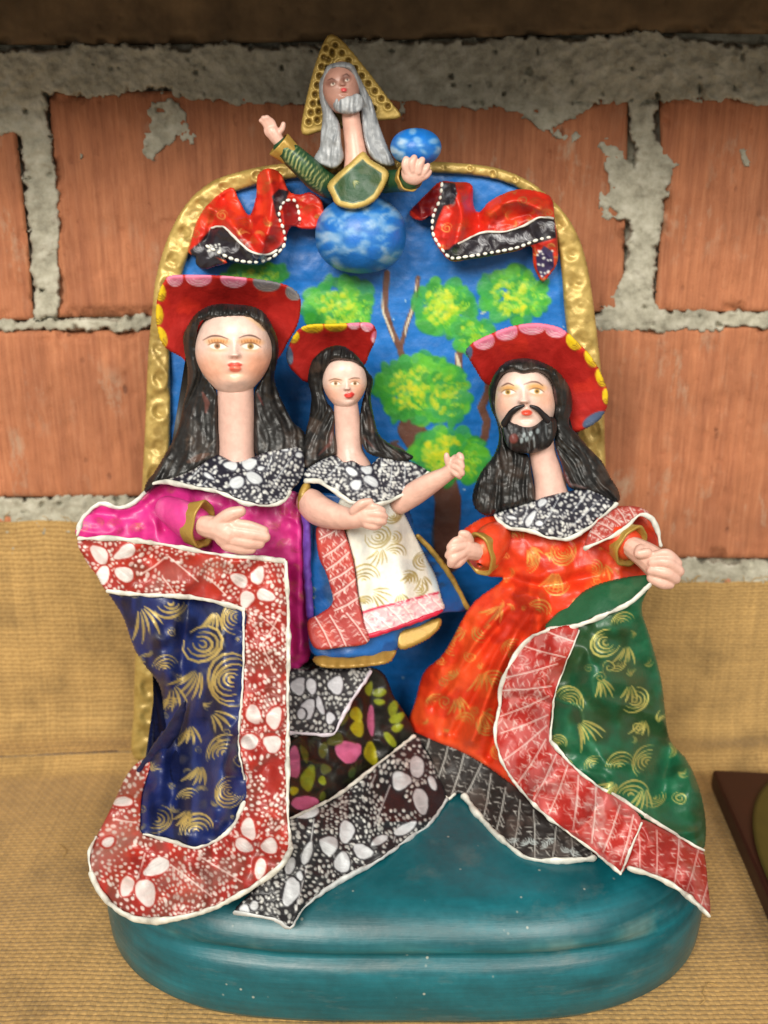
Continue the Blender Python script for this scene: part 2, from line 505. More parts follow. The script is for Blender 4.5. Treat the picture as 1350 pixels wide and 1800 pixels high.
def blob_geo(c, r, n=20, m=28, ang=0):
    ph = np.linspace(0.02, np.pi - 0.02, n); th = np.linspace(0, 2 * np.pi, m, endpoint=False)
    P, T = np.meshgrid(ph, th, indexing='ij')
    x = r[0] * np.sin(P) * np.cos(T); y = -r[1] * np.cos(P); q = r[2] * np.sin(P) * np.sin(T)
    ca, sa = math.cos(ang), math.sin(ang)
    V = np.stack([c[0] + x * ca - y * sa, c[1] + x * sa + y * ca, c[2] + q], -1).reshape(-1, 3)
    return V, grid_faces(n, m, True)[:, ::-1], [list(range(m)), list(range((n - 1) * m, n * m))[::-1]]

def fused(name, parent, pieces, col, mat, voxel=2.0, off=None, sm=4):
    """several rounded lumps kneaded into one continuous skin"""
    Vs = []; Fs = []; o = 0
    for V, F, caps in pieces:
        Vs.append(V); Fs.append(F + o); Fs += [[k + o for k in c] for c in caps]; o += len(V)
    V = np.concatenate(Vs)
    ob = mesh(name, W(V[:, 0], V[:, 1], V[:, 2]), Fs, parent, mat, None, off=off)
    m = ob.modifiers.new('knead', 'REMESH'); m.mode = 'VOXEL'; m.voxel_size = voxel * K; m.use_smooth_shade = True
    s = ob.modifiers.new('soften', 'SMOOTH'); s.iterations = sm; s.factor = .5
    return ob

# ------------------------------------------------------------------ materials
def new_mat(name):
    m = bpy.data.materials.new(name); m.use_nodes = True
    nt = m.node_tree; b = nt.nodes['Principled BSDF']
    return m, nt, b

def N(nt, t, **kw):
    n = nt.nodes.new(t)
    for k, v in kw.items():
        if k == 'op': n.operation = v
        elif hasattr(n, k) and not isinstance(v, dict): setattr(n, k, v)
    return n

def noise(nt, vec, scale, detail=3, rough=.55, stretch=None):
    n = nt.nodes.new('ShaderNodeTexNoise'); n.inputs['Scale'].default_value = scale
    n.inputs['Detail'].default_value = detail; n.inputs['Roughness'].default_value = rough
    if stretch is not None:
        mp = nt.nodes.new('ShaderNodeMapping'); mp.inputs['Scale'].default_value = stretch
        nt.links.new(vec, mp.inputs[0]); vec = mp.outputs[0]
    nt.links.new(vec, n.inputs['Vector'])
    return n.outputs[0]

def ramp(nt, fac, stops):
    r = nt.nodes.new('ShaderNodeValToRGB'); e = r.color_ramp.elements
    while len(e) < len(stops): e.new(0.5)
    for k, (p, c) in enumerate(stops):
        e[k].position = p
        if np.isscalar(c): c = (c, c, c)
        e[k].color = (*c, 1)
    nt.links.new(fac, r.inputs[0]); return r.outputs[0]

def mixc(nt, fac, a, b, mode='MIX'):
    n = nt.nodes.new('ShaderNodeMix'); n.data_type = 'RGBA'; n.blend_type = mode
    for k, v in ((0, fac), (6, a), (7, b)):
        if hasattr(v, 'is_output') or hasattr(v, 'links'): nt.links.new(v, n.inputs[k])
        else: n.inputs[k].default_value = v if k == 0 else (*v, 1)
    return n.outputs[2]

def math_(nt, op, a, b=0.0):
    n = nt.nodes.new('ShaderNodeMath'); n.operation = op
    for k, v in ((0, a), (1, b)):
        if hasattr(v, 'links'): nt.links.new(v, n.inputs[k])
        else: n.inputs[k].default_value = v
    return n.outputs[0]

def bump(nt, b, h, strength, dist):
    n = nt.nodes.new('ShaderNodeBump'); n.inputs['Strength'].default_value = strength; n.inputs['Distance'].default_value = dist
    nt.links.new(h, n.inputs['Height']); nt.links.new(n.outputs[0], b.inputs['Normal']); return n

def coords(nt, kind='Object'):
    return nt.nodes.new('ShaderNodeTexCoord').outputs[kind]

def painted_mat(name, rough=.4, coat=.25, bs=.25, grain=700, stretch=None, uniform=None):
    m, nt, b = new_mat(name)
    co = coords(nt)
    if uniform is None:
        at = nt.nodes.new('ShaderNodeAttribute'); at.attribute_name = 'Col'
        c = at.outputs['Color']; g = at.outputs['Alpha']
    else:
        rg = nt.nodes.new('ShaderNodeRGB'); rg.outputs[0].default_value = (*lin(uniform), 1); c = rg.outputs[0]; g = None
    n1 = noise(nt, co, 260, 4, .6)
    n2 = noise(nt, co, grain, 3, .6, stretch)
    v = ramp(nt, n1, [(.25, .84), (.75, 1.08)])
    c = mixc(nt, 1.0, c, v, 'MULTIPLY')
    nt.links.new(c, b.inputs['Base Color'])
    if g is not None:
        nt.links.new(math_(nt, 'MULTIPLY', g, .27), b.inputs['Metallic'])
    r = math_(nt, 'MULTIPLY_ADD', n1, .22); nt.nodes[-1].inputs[2].default_value = rough - .11
    nt.links.new(r, b.inputs['Roughness'])
    b.inputs['Coat Weight'].default_value = coat; b.inputs['Coat Roughness'].default_value = .22
    h = math_(nt, 'ADD', math_(nt, 'MULTIPLY', n2, .6), math_(nt, 'MULTIPLY', noise(nt, co, 190, 2), .8))
    bump(nt, b, h, bs, .0008)
    return m

M_PAINT = painted_mat('painted_clay', .46, .14, .30)
M_SKIN = painted_mat('painted_skin', .42, .15, .30, 300)
M_HAND = painted_mat('painted_hand', .44, .12, .35, 300, uniform=rgb(224, 180, 164))
M_HAIR = painted_mat('painted_hair', .46, .06, .25, 300)
M_HAT = painted_mat('hat_paint', .66, .0, .3)
M_HAT.node_tree.nodes['Principled BSDF'].inputs['Specular IOR Level'].default_value = .3
M_GOLD = painted_mat('gold_paint', .42, .05, .40, 500)
M_TEAL = painted_mat('teal_paint', .40, .12, .22, 1.0, (40, 40, 700))
def scuffs(m):
    nt = m.node_tree; b = nt.nodes['Principled BSDF']; co = coords(nt)
    src = b.inputs['Base Color'].links[0].from_socket
    st = ramp(nt, noise(nt, co, 1.0, 4, .6, (26, 26, 520)), [(.3, .84), (.7, 1.12)])
    c = mixc(nt, 1.0, src, st, 'MULTIPLY')
    vo = nt.nodes.new('ShaderNodeTexVoronoi'); vo.inputs['Scale'].default_value = 150; nt.links.new(co, vo.inputs['Vector'])
    chip = math_(nt, 'MULTIPLY', ramp(nt, vo.outputs['Distance'], [(.05, 1.0), (.12, 0.0)]), ramp(nt, noise(nt, co, 45, 3), [(.52, 0.0), (.60, 1.0)]))
    c = mixc(nt, math_(nt, 'MULTIPLY', chip, .7), c, lin(rgb(176, 178, 164)))
    dust = math_(nt, 'MULTIPLY', ramp(nt, noise(nt, co, 1.0, 5, .7, (34, 34, 130)), [(.56, 0.0), (.72, 1.0)]), .22)
    c = mixc(nt, dust, c, lin(rgb(120, 124, 116)))
    nt.links.new(c, b.inputs['Base Color'])
scuffs(M_TEAL)

def brick_mat():
    m, nt, b = new_mat('fired_brick'); co = coords(nt)
    st = noise(nt, co, 1.0, 5, .65, (520, 520, 26))
    st2 = noise(nt, co, 1.0, 3, .6, (160, 160, 9))
    big = noise(nt, co, 14, 3)
    c = ramp(nt, st, [(.25, lin(rgb(122, 70, 50))), (.5, lin(rgb(176, 108, 77))), (.78, lin(rgb(208, 144, 108)))])
    c = mixc(nt, .55, c, ramp(nt, st2, [(.3, lin(rgb(142, 86, 54))), (.7, lin(rgb(190, 124, 82)))]))
    c = mixc(nt, 1.0, c, ramp(nt, big, [(.3, .74), (.7, 1.14)]), 'MULTIPLY')
    # chips and pits
    vo = nt.nodes.new('ShaderNodeTexVoronoi'); vo.inputs['Scale'].default_value = 95
    mp = nt.nodes.new('ShaderNodeMapping'); mp.inputs['Scale'].default_value = (1, 1, .45); nt.links.new(co, mp.inputs[0]); nt.links.new(mp.outputs[0], vo.inputs['Vector'])
    pit = ramp(nt, vo.outputs['Distance'], [(.07, 1.0), (.15, 0.0)])
    pit = math_(nt, 'MULTIPLY', pit, ramp(nt, noise(nt, co, 60, 2), [(.5, 0.0), (.62, 1.0)]))
    c = mixc(nt, math_(nt, 'MULTIPLY', pit, .65), c, lin(rgb(84, 46, 34)))
    # cement haze smeared over the face
    sm = math_(nt, 'MULTIPLY', ramp(nt, noise(nt, co, 1.0, 5, .7, (70, 70, 30)), [(.54, 0.0), (.70, 1.0)]), ramp(nt, noise(nt, co, 16, 2), [(.45, 0.0), (.60, 1.0)]))
    c = mixc(nt, math_(nt, 'MULTIPLY', sm, .55), c, lin(rgb(186, 172, 148)))
    nt.links.new(c, b.inputs['Base Color']); b.inputs['Roughness'].default_value = .85
    h = math_(nt, 'ADD', math_(nt, 'MULTIPLY', st, .9), math_(nt, 'MULTIPLY', pit, -1.4))
    h = math_(nt, 'ADD', h, math_(nt, 'MULTIPLY', noise(nt, co, 900, 3), .35))
    bump(nt, b, h, .55, .0016)
    return m
M_BRICK = brick_mat()

def mortar_mat():
    m, nt, b = new_mat('cement_mortar'); co = coords(nt)
    n1 = noise(nt, co, 120, 6, .65); n2 = noise(nt, co, 700, 4, .7); n3 = noise(nt, co, 22, 3)
    c = ramp(nt, n1, [(.28, lin(rgb(138, 134, 118))), (.5, lin(rgb(172, 168, 150))), (.75, lin(rgb(200, 196, 180)))])
    c = mixc(nt, 1.0, c, ramp(nt, n3, [(.3, .82), (.7, 1.1)]), 'MULTIPLY')
    c = mixc(nt, ramp(nt, n2, [(.66, 0.0), (.78, .35)]), c, lin(rgb(82, 78, 70)))
    nt.links.new(c, b.inputs['Base Color']); b.inputs['Roughness'].default_value = .95
    h = math_(nt, 'ADD', math_(nt, 'MULTIPLY', n1, 1.2), math_(nt, 'MULTIPLY', n2, .7))
    bump(nt, b, h, .6, .0016)
    return m
M_MORTAR = mortar_mat()

def burlap_mat():
    m, nt, b = new_mat('burlap'); uv = coords(nt, 'UV')
    wn = nt.nodes.new('ShaderNodeTexNoise'); wn.inputs['Scale'].default_value = 90; wn.inputs['Detail'].default_value = 4
    nt.links.new(uv, wn.inputs['Vector'])
    vm = nt.nodes.new('ShaderNodeVectorMath'); vm.operation = 'MULTIPLY_ADD'
    nt.links.new(wn.outputs['Color'], vm.inputs[0]); vm.inputs[1].default_value = (.0030, .0022, 0); nt.links.new(uv, vm.inputs[2])
    sp = nt.nodes.new('ShaderNodeSeparateXYZ'); nt.links.new(vm.outputs[0], sp.inputs[0])
    p = .0024
    su = math_(nt, 'SINE', math_(nt, 'MULTIPLY', sp.outputs[0], math.pi / p)); sv = math_(nt, 'SINE', math_(nt, 'MULTIPLY', sp.outputs[1], math.pi / p))
    au = math_(nt, 'ABSOLUTE', su); av = math_(nt, 'ABSOLUTE', sv)
    egg = math_(nt, 'MULTIPLY_ADD', math_(nt, 'MULTIPLY', su, sv), .35); nt.nodes[-1].inputs[2].default_value = .35
    thr = math_(nt, 'MULTIPLY', math_(nt, 'POWER', av, .6), math_(nt, 'MULTIPLY_ADD', math_(nt, 'POWER', au, .6), .5)); nt.nodes[-2].inputs[2].default_value = .5
    h = math_(nt, 'ADD', egg, math_(nt, 'MULTIPLY', thr, .75))
    fib = noise(nt, uv, 1.0, 3, .6, (900, 240, 1)); h = math_(nt, 'ADD', h, math_(nt, 'MULTIPLY', fib, .5))
    c = ramp(nt, h, [(.35, lin(rgb(110, 80, 44))), (.8, lin(rgb(154, 119, 66))), (1.15, lin(rgb(184, 148, 90)))])
    # thick and thin threads along the weft
    slub = noise(nt, uv, 1.0, 3, .6, (30, 420, 1)); c = mixc(nt, 1.0, c, ramp(nt, slub, [(.3, .86), (.7, 1.08)]), 'MULTIPLY')
    wp = noise(nt, uv, 1.0, 3, .6, (420, 16, 1)); c = mixc(nt, 1.0, c, ramp(nt, wp, [(.3, .84), (.7, 1.10)]), 'MULTIPLY')
    st = noise(nt, uv, 24, 5, .65); c = mixc(nt, 1.0, c, ramp(nt, st, [(.30, .58), (.48, .96), (.75, 1.16)]), 'MULTIPLY')
    h = math_(nt, 'ADD', h, math_(nt, 'MULTIPLY', slub, .35))
    nt.links.new(c, b.inputs['Base Color']); b.inputs['Roughness'].default_value = .9
    b.inputs['Sheen Weight'].default_value = .15
    bump(nt, b, h, .5, .0008)
    return m
M_BURLAP = burlap_mat()

def plain_mat(name, col, rough=.6, var=.15, scale=60):
    m, nt, b = new_mat(name); co = coords(nt)
    v = ramp(nt, noise(nt, co, scale, 4), [(.3, 1 - var), (.7, 1 + var * .6)])
    c = mixc(nt, 1.0, lin(col), v, 'MULTIPLY'); nt.links.new(c, b.inputs['Base Color']); b.inputs['Roughness'].default_value = rough
    bump(nt, b, noise(nt, co, 400, 3), .15, .0006); return m
M_TOPBRICK = plain_mat('grey_brown_brick', rgb(112, 90, 62), .9, .5, 45)  # darker grey-brown tone given to the top course of bricks
M_THREAD = plain_mat('jute_thread', rgb(176, 142, 84), .9)
M_WOOD = plain_mat('dark_wood', rgb(92, 66, 44), .6)
M_BOXRED = plain_mat('dark_red_lacquer', rgb(50, 15, 8), .55)
M_OLIVE = plain_mat('olive_glaze', rgb(74, 64, 18), .6)

def tag(o, label=None, cat=None, kind=None, group=None):
    if label: o['label'] = label
    if cat: o['category'] = cat
    if kind: o['kind'] = kind
    if group: o['group'] = group
    return o

def empty(name, loc=(0, 0, 0)):
    o = bpy.data.objects.new(name, None); COL.objects.link(o); o.location = loc; o.empty_display_size = .02; return o

# ------------------------------------------------------------------ brick wall
wall = empty('brick_wall'); tag(wall, 'rough orange brick wall with thick grey mortar joints behind the sculpture', 'wall')
brick_px = [
    [(-120, -160), (700, -165), (1480, -160), (1480, 62), (1150, 58), (640, 72), (200, 80), (-120, 78)],
    [(-120, 214), (28, 220), (40, 330), (52, 450), (60, 562), (-120, 566)],
    [(86, 162), (330, 160), (700, 168), (1104, 172), (1102, 300), (1094, 548), (600, 552), (100, 558), (96, 330)],
    [(1158, 160), (1480, 165), (1480, 548), (1150, 548), (1164, 350)],
    [(-120, 582), (300, 580), (612, 578), (614, 874), (250, 872), (-120, 874)],
    [(650, 578), (1100, 574), (1480, 572), (1480, 982), (1100, 980), (654, 980)],
    [(-120, 905), (300, 905), (600, 905), (600, 1170), (-120, 1170)],
    [(650, 1010), (1480, 1012), (1480, 1200), (650, 1200)],
]
for (ya, yb, dx) in ((-160, 70, 0), (218, 562, 0), (583, 872, 0), (905, 1170, 0)):
    brick_px.append([(-740, ya), (-450, ya + 2), (-158, ya), (-158, yb), (-450, yb - 2), (-740, yb)])
for (ya, yb) in ((-160, 62), (166, 546), (574, 980), (1012, 1200)):
    brick_px.append([(1518, ya), (1800, ya + 2), (2100, ya), (2100, yb), (1800, yb - 2), (1518, yb)])
def brick_chips(X, Y, d):
    return -26 * np.clip((fbm(X, Y, 36, 61, 3) - .56) / .12, 0, 1) * np.clip(1 - d / 20, 0, 1) - 5 * np.clip((fbm(X, Y * .6, 9, 71, 2) - .80) / .08, 0, 1) + 2.5 * (vn(X, Y * .05, 7, 81) - .5)
for k, ol in enumerate(brick_px):
    cxy = np.mean(ol, 0)
    tilt = R.uniform(-.006, .006)
    sheet('brick', wall, ol, (lambda x, y, t=tilt, c=cxy: (x - c[0]) * t + R.uniform(-1, 1)), mat=M_TOPBRICK if k in (0, 8, 12) else M_BRICK, res=5, thick=70, rnd=9, sharp=True, wob=5, seed=40 + k, extra=brick_chips)

# mortar: one rough sheet that stands proud in the joints, with smears dragged over the bricks
mort = [
    [(-760, 82), (40, 88), (150, 74), (330, 82), (420, 70), (440, 82), (520, 80), (640, 66), (800, 72), (900, 60), (1000, 66), (1150, 52), (1220, 66), (1290, 78), (2120, 62),
     (2120, 178), (1350, 186), (1320, 190), (1276, 176), (1250, 178), (1210, 176), (1172, 180), (1160, 172), (1100, 182), (1096, 180), (1050, 188), (1010, 212), (962, 240), (940, 224), (900, 200), (830, 196), (760, 190), (700, 180),
     (530, 190), (420, 184), (330, 178), (300, 166), (280, 160), (215, 172), (150, 172), (88, 168), (84, 180), (92, 240), (-760, 226)],
    [(28, 216), (92, 226), (100, 300), (108, 345), (108, 400), (106, 440), (104, 500), (100, 560), (58, 562), (54, 480), (48, 400), (44, 330), (36, 260)],
    [(1098, 176), (1160, 172), (1152, 200), (1158, 246), (1178, 262), (1198, 290), (1190, 310), (1176, 340), (1170, 370), (1164, 400), (1160, 440), (1152, 470), (1154, 520), (1160, 548), (1060, 552), (1050, 540), (1080, 510), (1096, 470), (1098, 430), (1108, 400), (1106, 388), (1070, 392), (1046, 372), (1046, 350), (1064, 330), (1062, 300), (1054, 268), (1044, 256), (1060, 244), (1084, 250), (1100, 262), (1112, 290), (1116, 250), (1104, 220)],
    [(-760, 566), (60, 560), (160, 560), (270, 548), (420, 552), (700, 550), (1040, 552), (1060, 544), (1150, 536), (1160, 540), (1300, 546), (2120, 540), (2120, 576), (1300, 580), (1150, 584), (1090, 588), (1048, 582), (700, 580), (420, 580), (270, 582), (160, 584), (60, 586), (-760, 588)],
    [(-760, 874), (60, 870), (145, 868), (300, 872), (614, 876), (640, 900), (650, 978), (900, 976), (1195, 976), (1260, 982), (2120, 978), (2120, 1060), (640, 1060), (-760, 960)],
    [(610, 570), (652, 570), (654, 990), (612, 990)],
    [(262, 178), (296, 168), (316, 176), (330, 200), (334, 226), (352, 244), (330, 256), (312, 240), (300, 258), (286, 262), (272, 292), (252, 270), (246, 240), (262, 216), (256, 196)],
    [(965, 226), (1010, 232), (1032, 236), (1030, 250), (1006, 256), (990, 248), (970, 244)],
    [(1170, 160), (1235, 172), (1244, 186), (1226, 186), (1200, 180), (1176, 178)],
    [(1276, 150), (1350, 160), (1350, 180), (1336, 190), (1310, 178), (1284, 172)],
    [(1300, 262), (1314, 258), (1322, 276), (1326, 292), (1312, 300), (1302, 286)],
    [(1226, 182), (1240, 184), (1240, 198), (1228, 196)],
    [(700, 176), (722, 178), (716, 206), (706, 224)],
    [(138, 268), (150, 270), (154, 288), (142, 290)],
]
mort += [[(-160, -170), (-118, -170), (-120, 1200), (-158, 1200)], [(1478, -170), (1518, -170), (1516, 1200), (1480, 1200)]]
def build_mortar():
    res = 3.2
    xs = np.concatenate([np.arange(-740, -124, 8.0), np.arange(-124, 1484, res), np.arange(1484, 2100, 8.0)]); ys = np.arange(-150, 1190, res)
    X, Y = np.meshgrid(xs, ys)
    nx = X + 12 * (fbm(X, Y, 30, 5) - .5) + 20 * (fbm(X, Y, 11, 6, 3) - .5); ny = Y + 12 * (fbm(X, Y, 30, 7) - .5) + 20 * (fbm(X, Y, 11, 8, 3) - .5)
    sd = np.full(X.shape, -1e9)
    for k, p in enumerate(mort):
        p = np.array(p, float)
        a = (nx > p[:, 0].min() - 20) & (nx < p[:, 0].max() + 20) & (ny > p[:, 1].min() - 20) & (ny < p[:, 1].max() + 20)
        d = seg_dist(nx[a], ny[a], p, True)[0]; d = np.where(inside(nx[a], ny[a], p), d, -d)
        sd[a] = np.maximum(sd[a], d)
    t = np.clip((sd + 2) / 7, 0, 1); t = t * t * (3 - 2 * t)
    band = np.exp(-((Y - 125) / 60) ** 2)
    Q = -46 + t * (50 + 4 * band) + t * (16 * (fbm(X, Y, 60, 21, 4) - .5) + 13 * (fbm(X, Y, 11, 31, 3) - .5))
    # pits
    Q -= t * 22 * np.clip((fbm(X, Y, 15, 51, 2) - .80) / .1, 0, 1)
    n, m = X.shape
    V = W(X.ravel(), Y.ravel(), Q.ravel())
    return mesh('mortar', V, [grid_faces(n, m)], wall, M_MORTAR)
build_mortar()

# ------------------------------------------------------------------ burlap over the shelf and up the wall
def build_burlap():
    xs = np.linspace(-.42, .42, 260)
    zt_l = W(75, 912, 8)[2]; zt_r = W(1270, 1018, 8)[2]
    top = np.interp(xs, [-.22, -.1, .1, .2], [zt_l, zt_l - .004, zt_r + .003, zt_r]) + .0030 * (fbm(xs * 1000, xs * 0, 22, 4, 4) - .5) + .004 * (fbm(xs * 1000, xs * 0 + 9, 90, 14, 2) - .5)
    rows = []
    NV = 60
    for k in range(NV):                     # hanging part
        t = k / (NV - 1); z = top * (1 - t) + .012 * t
        d = .0022 + .0015 * np.sin(xs * 31 + t * 3) * t + .0045 * t ** 3 * (1 + .5 * np.sin(xs * 19 + 1))
        lw = np.interp(xs, [-.2, -.08, .08, .2], [1, .4, .2, .35])
        d = d + lw * (.0075 * np.exp(-((t - .90) / .07) ** 2) * (1 + .35 * np.sin(xs * 37))) ; z = z + lw * -.004 * t ** 6
        rows.append((d, z))
    d0 = rows[-1][0]
    for k in range(1, 9):                   # turn at the foot of the wall
        a = math.pi / 2 * k / 8
        rows.append((d0 + .012 * (1 - np.cos(a)), .012 - .012 * np.sin(a)))
    d1 = rows[-1][0]
    for k in range(1, 110):
        t = k / 109; d = d1 + (.56 - d1) * t
        rows.append((d, 0 + .0012 * (np.sin(xs * 23 + d * 17) * np.sin(d * 41 + xs * 9)) * min(1, t * 6) * np.clip((np.abs(xs - .01) - .13) / .03, 0, 1)))
    V = np.stack([np.stack([xs, -np.broadcast_to(d, xs.shape), np.broadcast_to(z, xs.shape)], 1) for d, z in rows])
    n, m = V.shape[:2]
    L = np.concatenate([[0], np.cumsum(np.linalg.norm(np.diff(V[:, m // 2], axis=0), axis=1))])
    F = grid_faces(n, m)
    V[..., 2] -= .0012
    back = V.copy(); back[..., 1] += .0012; back[..., 2] -= .0012
    VV = np.concatenate([V.reshape(-1, 3), back.reshape(-1, 3)])
    e = n * m
    edge = list(range(m)) 
    rim = np.array([[i, i + 1, e + i + 1, e + i] for i in range(m - 1)])
    o = mesh('burlap_cloth', VV, [F, F[:, ::-1] + e, rim], None, M_BURLAP)
    me = o.data; uvl = me.uv_layers.new(name='UVMap')
    vi = np.empty(len(me.loops), np.int32); me.loops.foreach_get('vertex_index', vi); vi %= e
    uv = np.stack([xs[vi % m], L[vi // m]], 1)
    uvl.data.foreach_set('uv', uv.astype(np.float32).ravel())
    rr = random.Random(5); pcs = []
    for _ in range(150):
        i = rr.randint(4, m - 5); p0 = V[0, i]; L_ = rr.uniform(.002, .009); a_ = rr.uniform(-1.3, 1.3)
        q = [p0 + np.array([0, -.0004, -.001]), p0 + np.array([math.sin(a_) * L_ * .5, -rr.uniform(0, .001), L_ * .45]), p0 + np.array([math.sin(a_) * L_ + rr.uniform(-.002, .002), -rr.uniform(0, .002), L_ * rr.uniform(.3, 1.0)])]
        pcs.append(tube_geo(q, rr.uniform(.00012, .00028), 5, .0015, round_end=False))
    for _ in range(110):
        r_ = rr.randint(75, n - 30); i = rr.randint(4, m - 5); p0 = V[r_, i]; L_ = rr.uniform(.004, .014); a_ = rr.uniform(0, 6.28)
        q = [p0 + np.array([0, 0, -.0002]), p0 + np.array([math.cos(a_) * L_ * .5, math.sin(a_) * L_ * .4, rr.uniform(.0005, .0016)]), p0 + np.array([math.cos(a_ + .6) * L_, math.sin(a_ + .6) * L_, rr.uniform(.0002, .0012)])]
        pcs.append(tube_geo(q, rr.uniform(.0001, .00022), 5, .0015, round_end=False))
    kV = []; kF = []; k0 = 0
    for a_, b_, c_ in pcs: kV.append(a_); kF.append(b_ + k0); k0 += len(a_)
    tag(mesh('frayed_threads', np.concatenate(kV), kF, o, M_THREAD), kind='stuff')
    tag(o, 'coarse tan burlap cloth covering the shelf and lower wall', 'cloth')
build_burlap()

def box(name, a, b, mat, parent=None, bev=.002):
    import bmesh
    bm = bmesh.new(); bmesh.ops.create_cube(bm, size=1)
    for v in bm.verts:
        v.co = [(a[i] + b[i]) / 2 + v.co[i] * (b[i] - a[i]) for i in range(3)]
    bmesh.ops.bevel(bm, geom=bm.edges[:], offset=bev, segments=3, affect='EDGES', profile=.6)
    me = bpy.data.meshes.new(name); bm.to_mesh(me); bm.free()
    return link(name, me, parent, mat)
tag(box('shelf_board', (-.5, -.57, -.03), (.5, .02, -.0042), M_WOOD), kind='structure')
tag(box('shelf_above', (-.7, -.185, .43), (.7, .02, .455), M_WOOD), kind='structure')

# ------------------------------------------------------------------ dark red box at the right edge
bx = empty('lacquered_box', (.26, -.12, 0)); tag(bx, 'dark red box with an olive oval lid, cut off by the right edge', 'box')
bx.rotation_euler = (0, 0, -math.radians(5.1))
def rel(o):
    o.location = (-.26, .12, 0); return o
rel(box('body', (.1884, -.265, .0005), (.33, -.036, .013), M_BOXRED, bx, .003))
def dish(cx, cy, rx, ry, z0):
    prof = [(1.0, 0), (1.01, .0018), (.97, .0028), (.88, .0020), (.7, .0022), (.35, .0030), (.02, .0034)]
    th = np.linspace(0, 2 * np.pi, 72, endpoint=False); V = []
    for r, z in prof:
        V.append(np.stack([cx + rx * r * np.cos(th), cy + ry * r * np.sin(th), np.full(72, z0 + z)], 1))
    return mesh('lid', np.concatenate(V), [grid_faces(len(prof), 72, True)[:, ::-1], list(range(6 * 72, 7 * 72))], bx, M_OLIVE)
rel(dish(.2455, -.13, .054, .094, .0132))

# ------------------------------------------------------------------ the sculpture
from functools import partial
OFF = np.array([.010, -.12, 0.0])
sculpt = empty('painted_clay_sculpture', OFF.tolist())
tag(sculpt, 'painted clay sculpture of hatted figures in patterned robes on a teal base', 'sculpture')
sheet = partial(sheet, off=OFF); loft = partial(loft, off=OFF); tube = partial(tube, off=OFF); fused = partial(fused, off=OFF)

def pipe(parent, pts, qf, r=4.0, lift=2.0, col=rgb(222, 222, 212), name='hem_piping', jit=2.2, mat=None, gold=0, flat=.8):
    p = np.array(pts, float)
    if p.shape[1] == 2:
        f = qf if callable(qf) else tps(qf) if not np.isscalar(qf) else tps([(0, 0, qf)])
        p = smooth(p, False, 8); p = np.concatenate([p, (f(p[:, 0], p[:, 1]) + lift)[:, None]], 1)
    if p.shape[1] == 3:
        kk = np.arange(len(p)); sd_ = R.randint(0, 999)
        p = np.concatenate([p, (r * (.28 + .80 * vn(kk, kk * 0 + sd_, 2.3, sd_) + .25 * vn(kk, kk * 0 + sd_, 7, sd_ + 3)))[:, None]], 1)
    return tube(name, parent, p, r, col=col, mat=mat or M_PAINT, jit=jit, gold=gold, flat=flat, step=4, seed=R.randint(0, 99))

SKIN = rgb(226, 194, 181); BLACK = rgb(22, 22, 30); RED = rgb(176, 34, 28); TEAL = rgb(10, 88, 98)

# ---- base slab
def build_base():
    cx, d0, a, bf, bb, n = .010, .06, .150, .143, .030, 3.4
    # (scale inwards in metres, height)
    prof = [(-.0075, 0), (-.003, .0018), (-.0005, .006), (.0, .014), (-.0002, .022), (-.0008, .0275), (-.0030, .0312), (-.0060, .0334), (-.0064, .0352), (-.0036, .0376), (-.0014, .0398), (-.0012, .0420), (-.0032, .0450), (-.0058, .0478), (-.0088, .0506), (-.0126, .0530), (-.0180, .0546), (-.028, .0553), (-.05, .0555), (-.09, .0555), (-.128, .0555)]
    m = 260; th = np.linspace(0, 2 * np.pi, m, endpoint=False)
    c = np.cos(th); s = np.sin(th)
    ex = np.sign(c) * np.abs(c) ** (2 / n); ey = np.sign(s) * np.abs(s) ** (2 / n)
    V = []; Cc = []
    for k, (g, z) in enumerate(prof):
        front = np.clip(ey, 0, 1) ** 2
        gg = g
        if .026 < z < .046:
            xx = a * ex; wg = front * np.clip((.118 - np.abs(xx)) / .04, 0, 1); wg = wg * wg * (3 - 2 * wg) * .8
            gg = g * wg + (-.0006 - .006 * np.clip((z - .024) / .022, 0, 1) ** 2) * (1 - wg)
        A = a + gg; Bf = bf + gg; Bb = bb + np.maximum(gg, -.02)
        x = cx + A * ex; d = d0 + np.where(ey > 0, Bf, Bb) * ey
        x = cx + (x - cx) * (.84 + .16 * np.clip((d - .03) / .10, 0, 1) ** .8)
        wob = .0010 * (fbm(x * 4000, d * 4000 + z * 3000, 120, 9) - .5)
        V.append(np.stack([x, -d + wob, np.full(m, z) + wob * .5], 1))
        u = x * 3500 + 1000; v = d * 3500
        col = np.tile(TEAL, (m, 1)) * (0.72 + .55 * fbm(u * .22, v * .6 + z * 16000, 24, 4))[:, None]
        worn = (.0370 < z < .0440) * np.clip((np.abs(x - .012) < .105) * (fbm(u, v * .1, 60, 77) - .35) * 3, 0, 1) * (ey > .5)
        col = col * (1 - .6 * worn[:, None]) + rgb(120, 128, 122) * .6 * worn[:, None]
        Cc.append(lin(col))
    V = np.concatenate(V); C = np.concatenate(Cc); k = len(prof)
    return mesh('base', V, [grid_faces(k, m, True), list(range(m))[::-1], list(range((k - 1) * m, k * m))], sculpt, M_TEAL, C, off=OFF)
base = build_base()

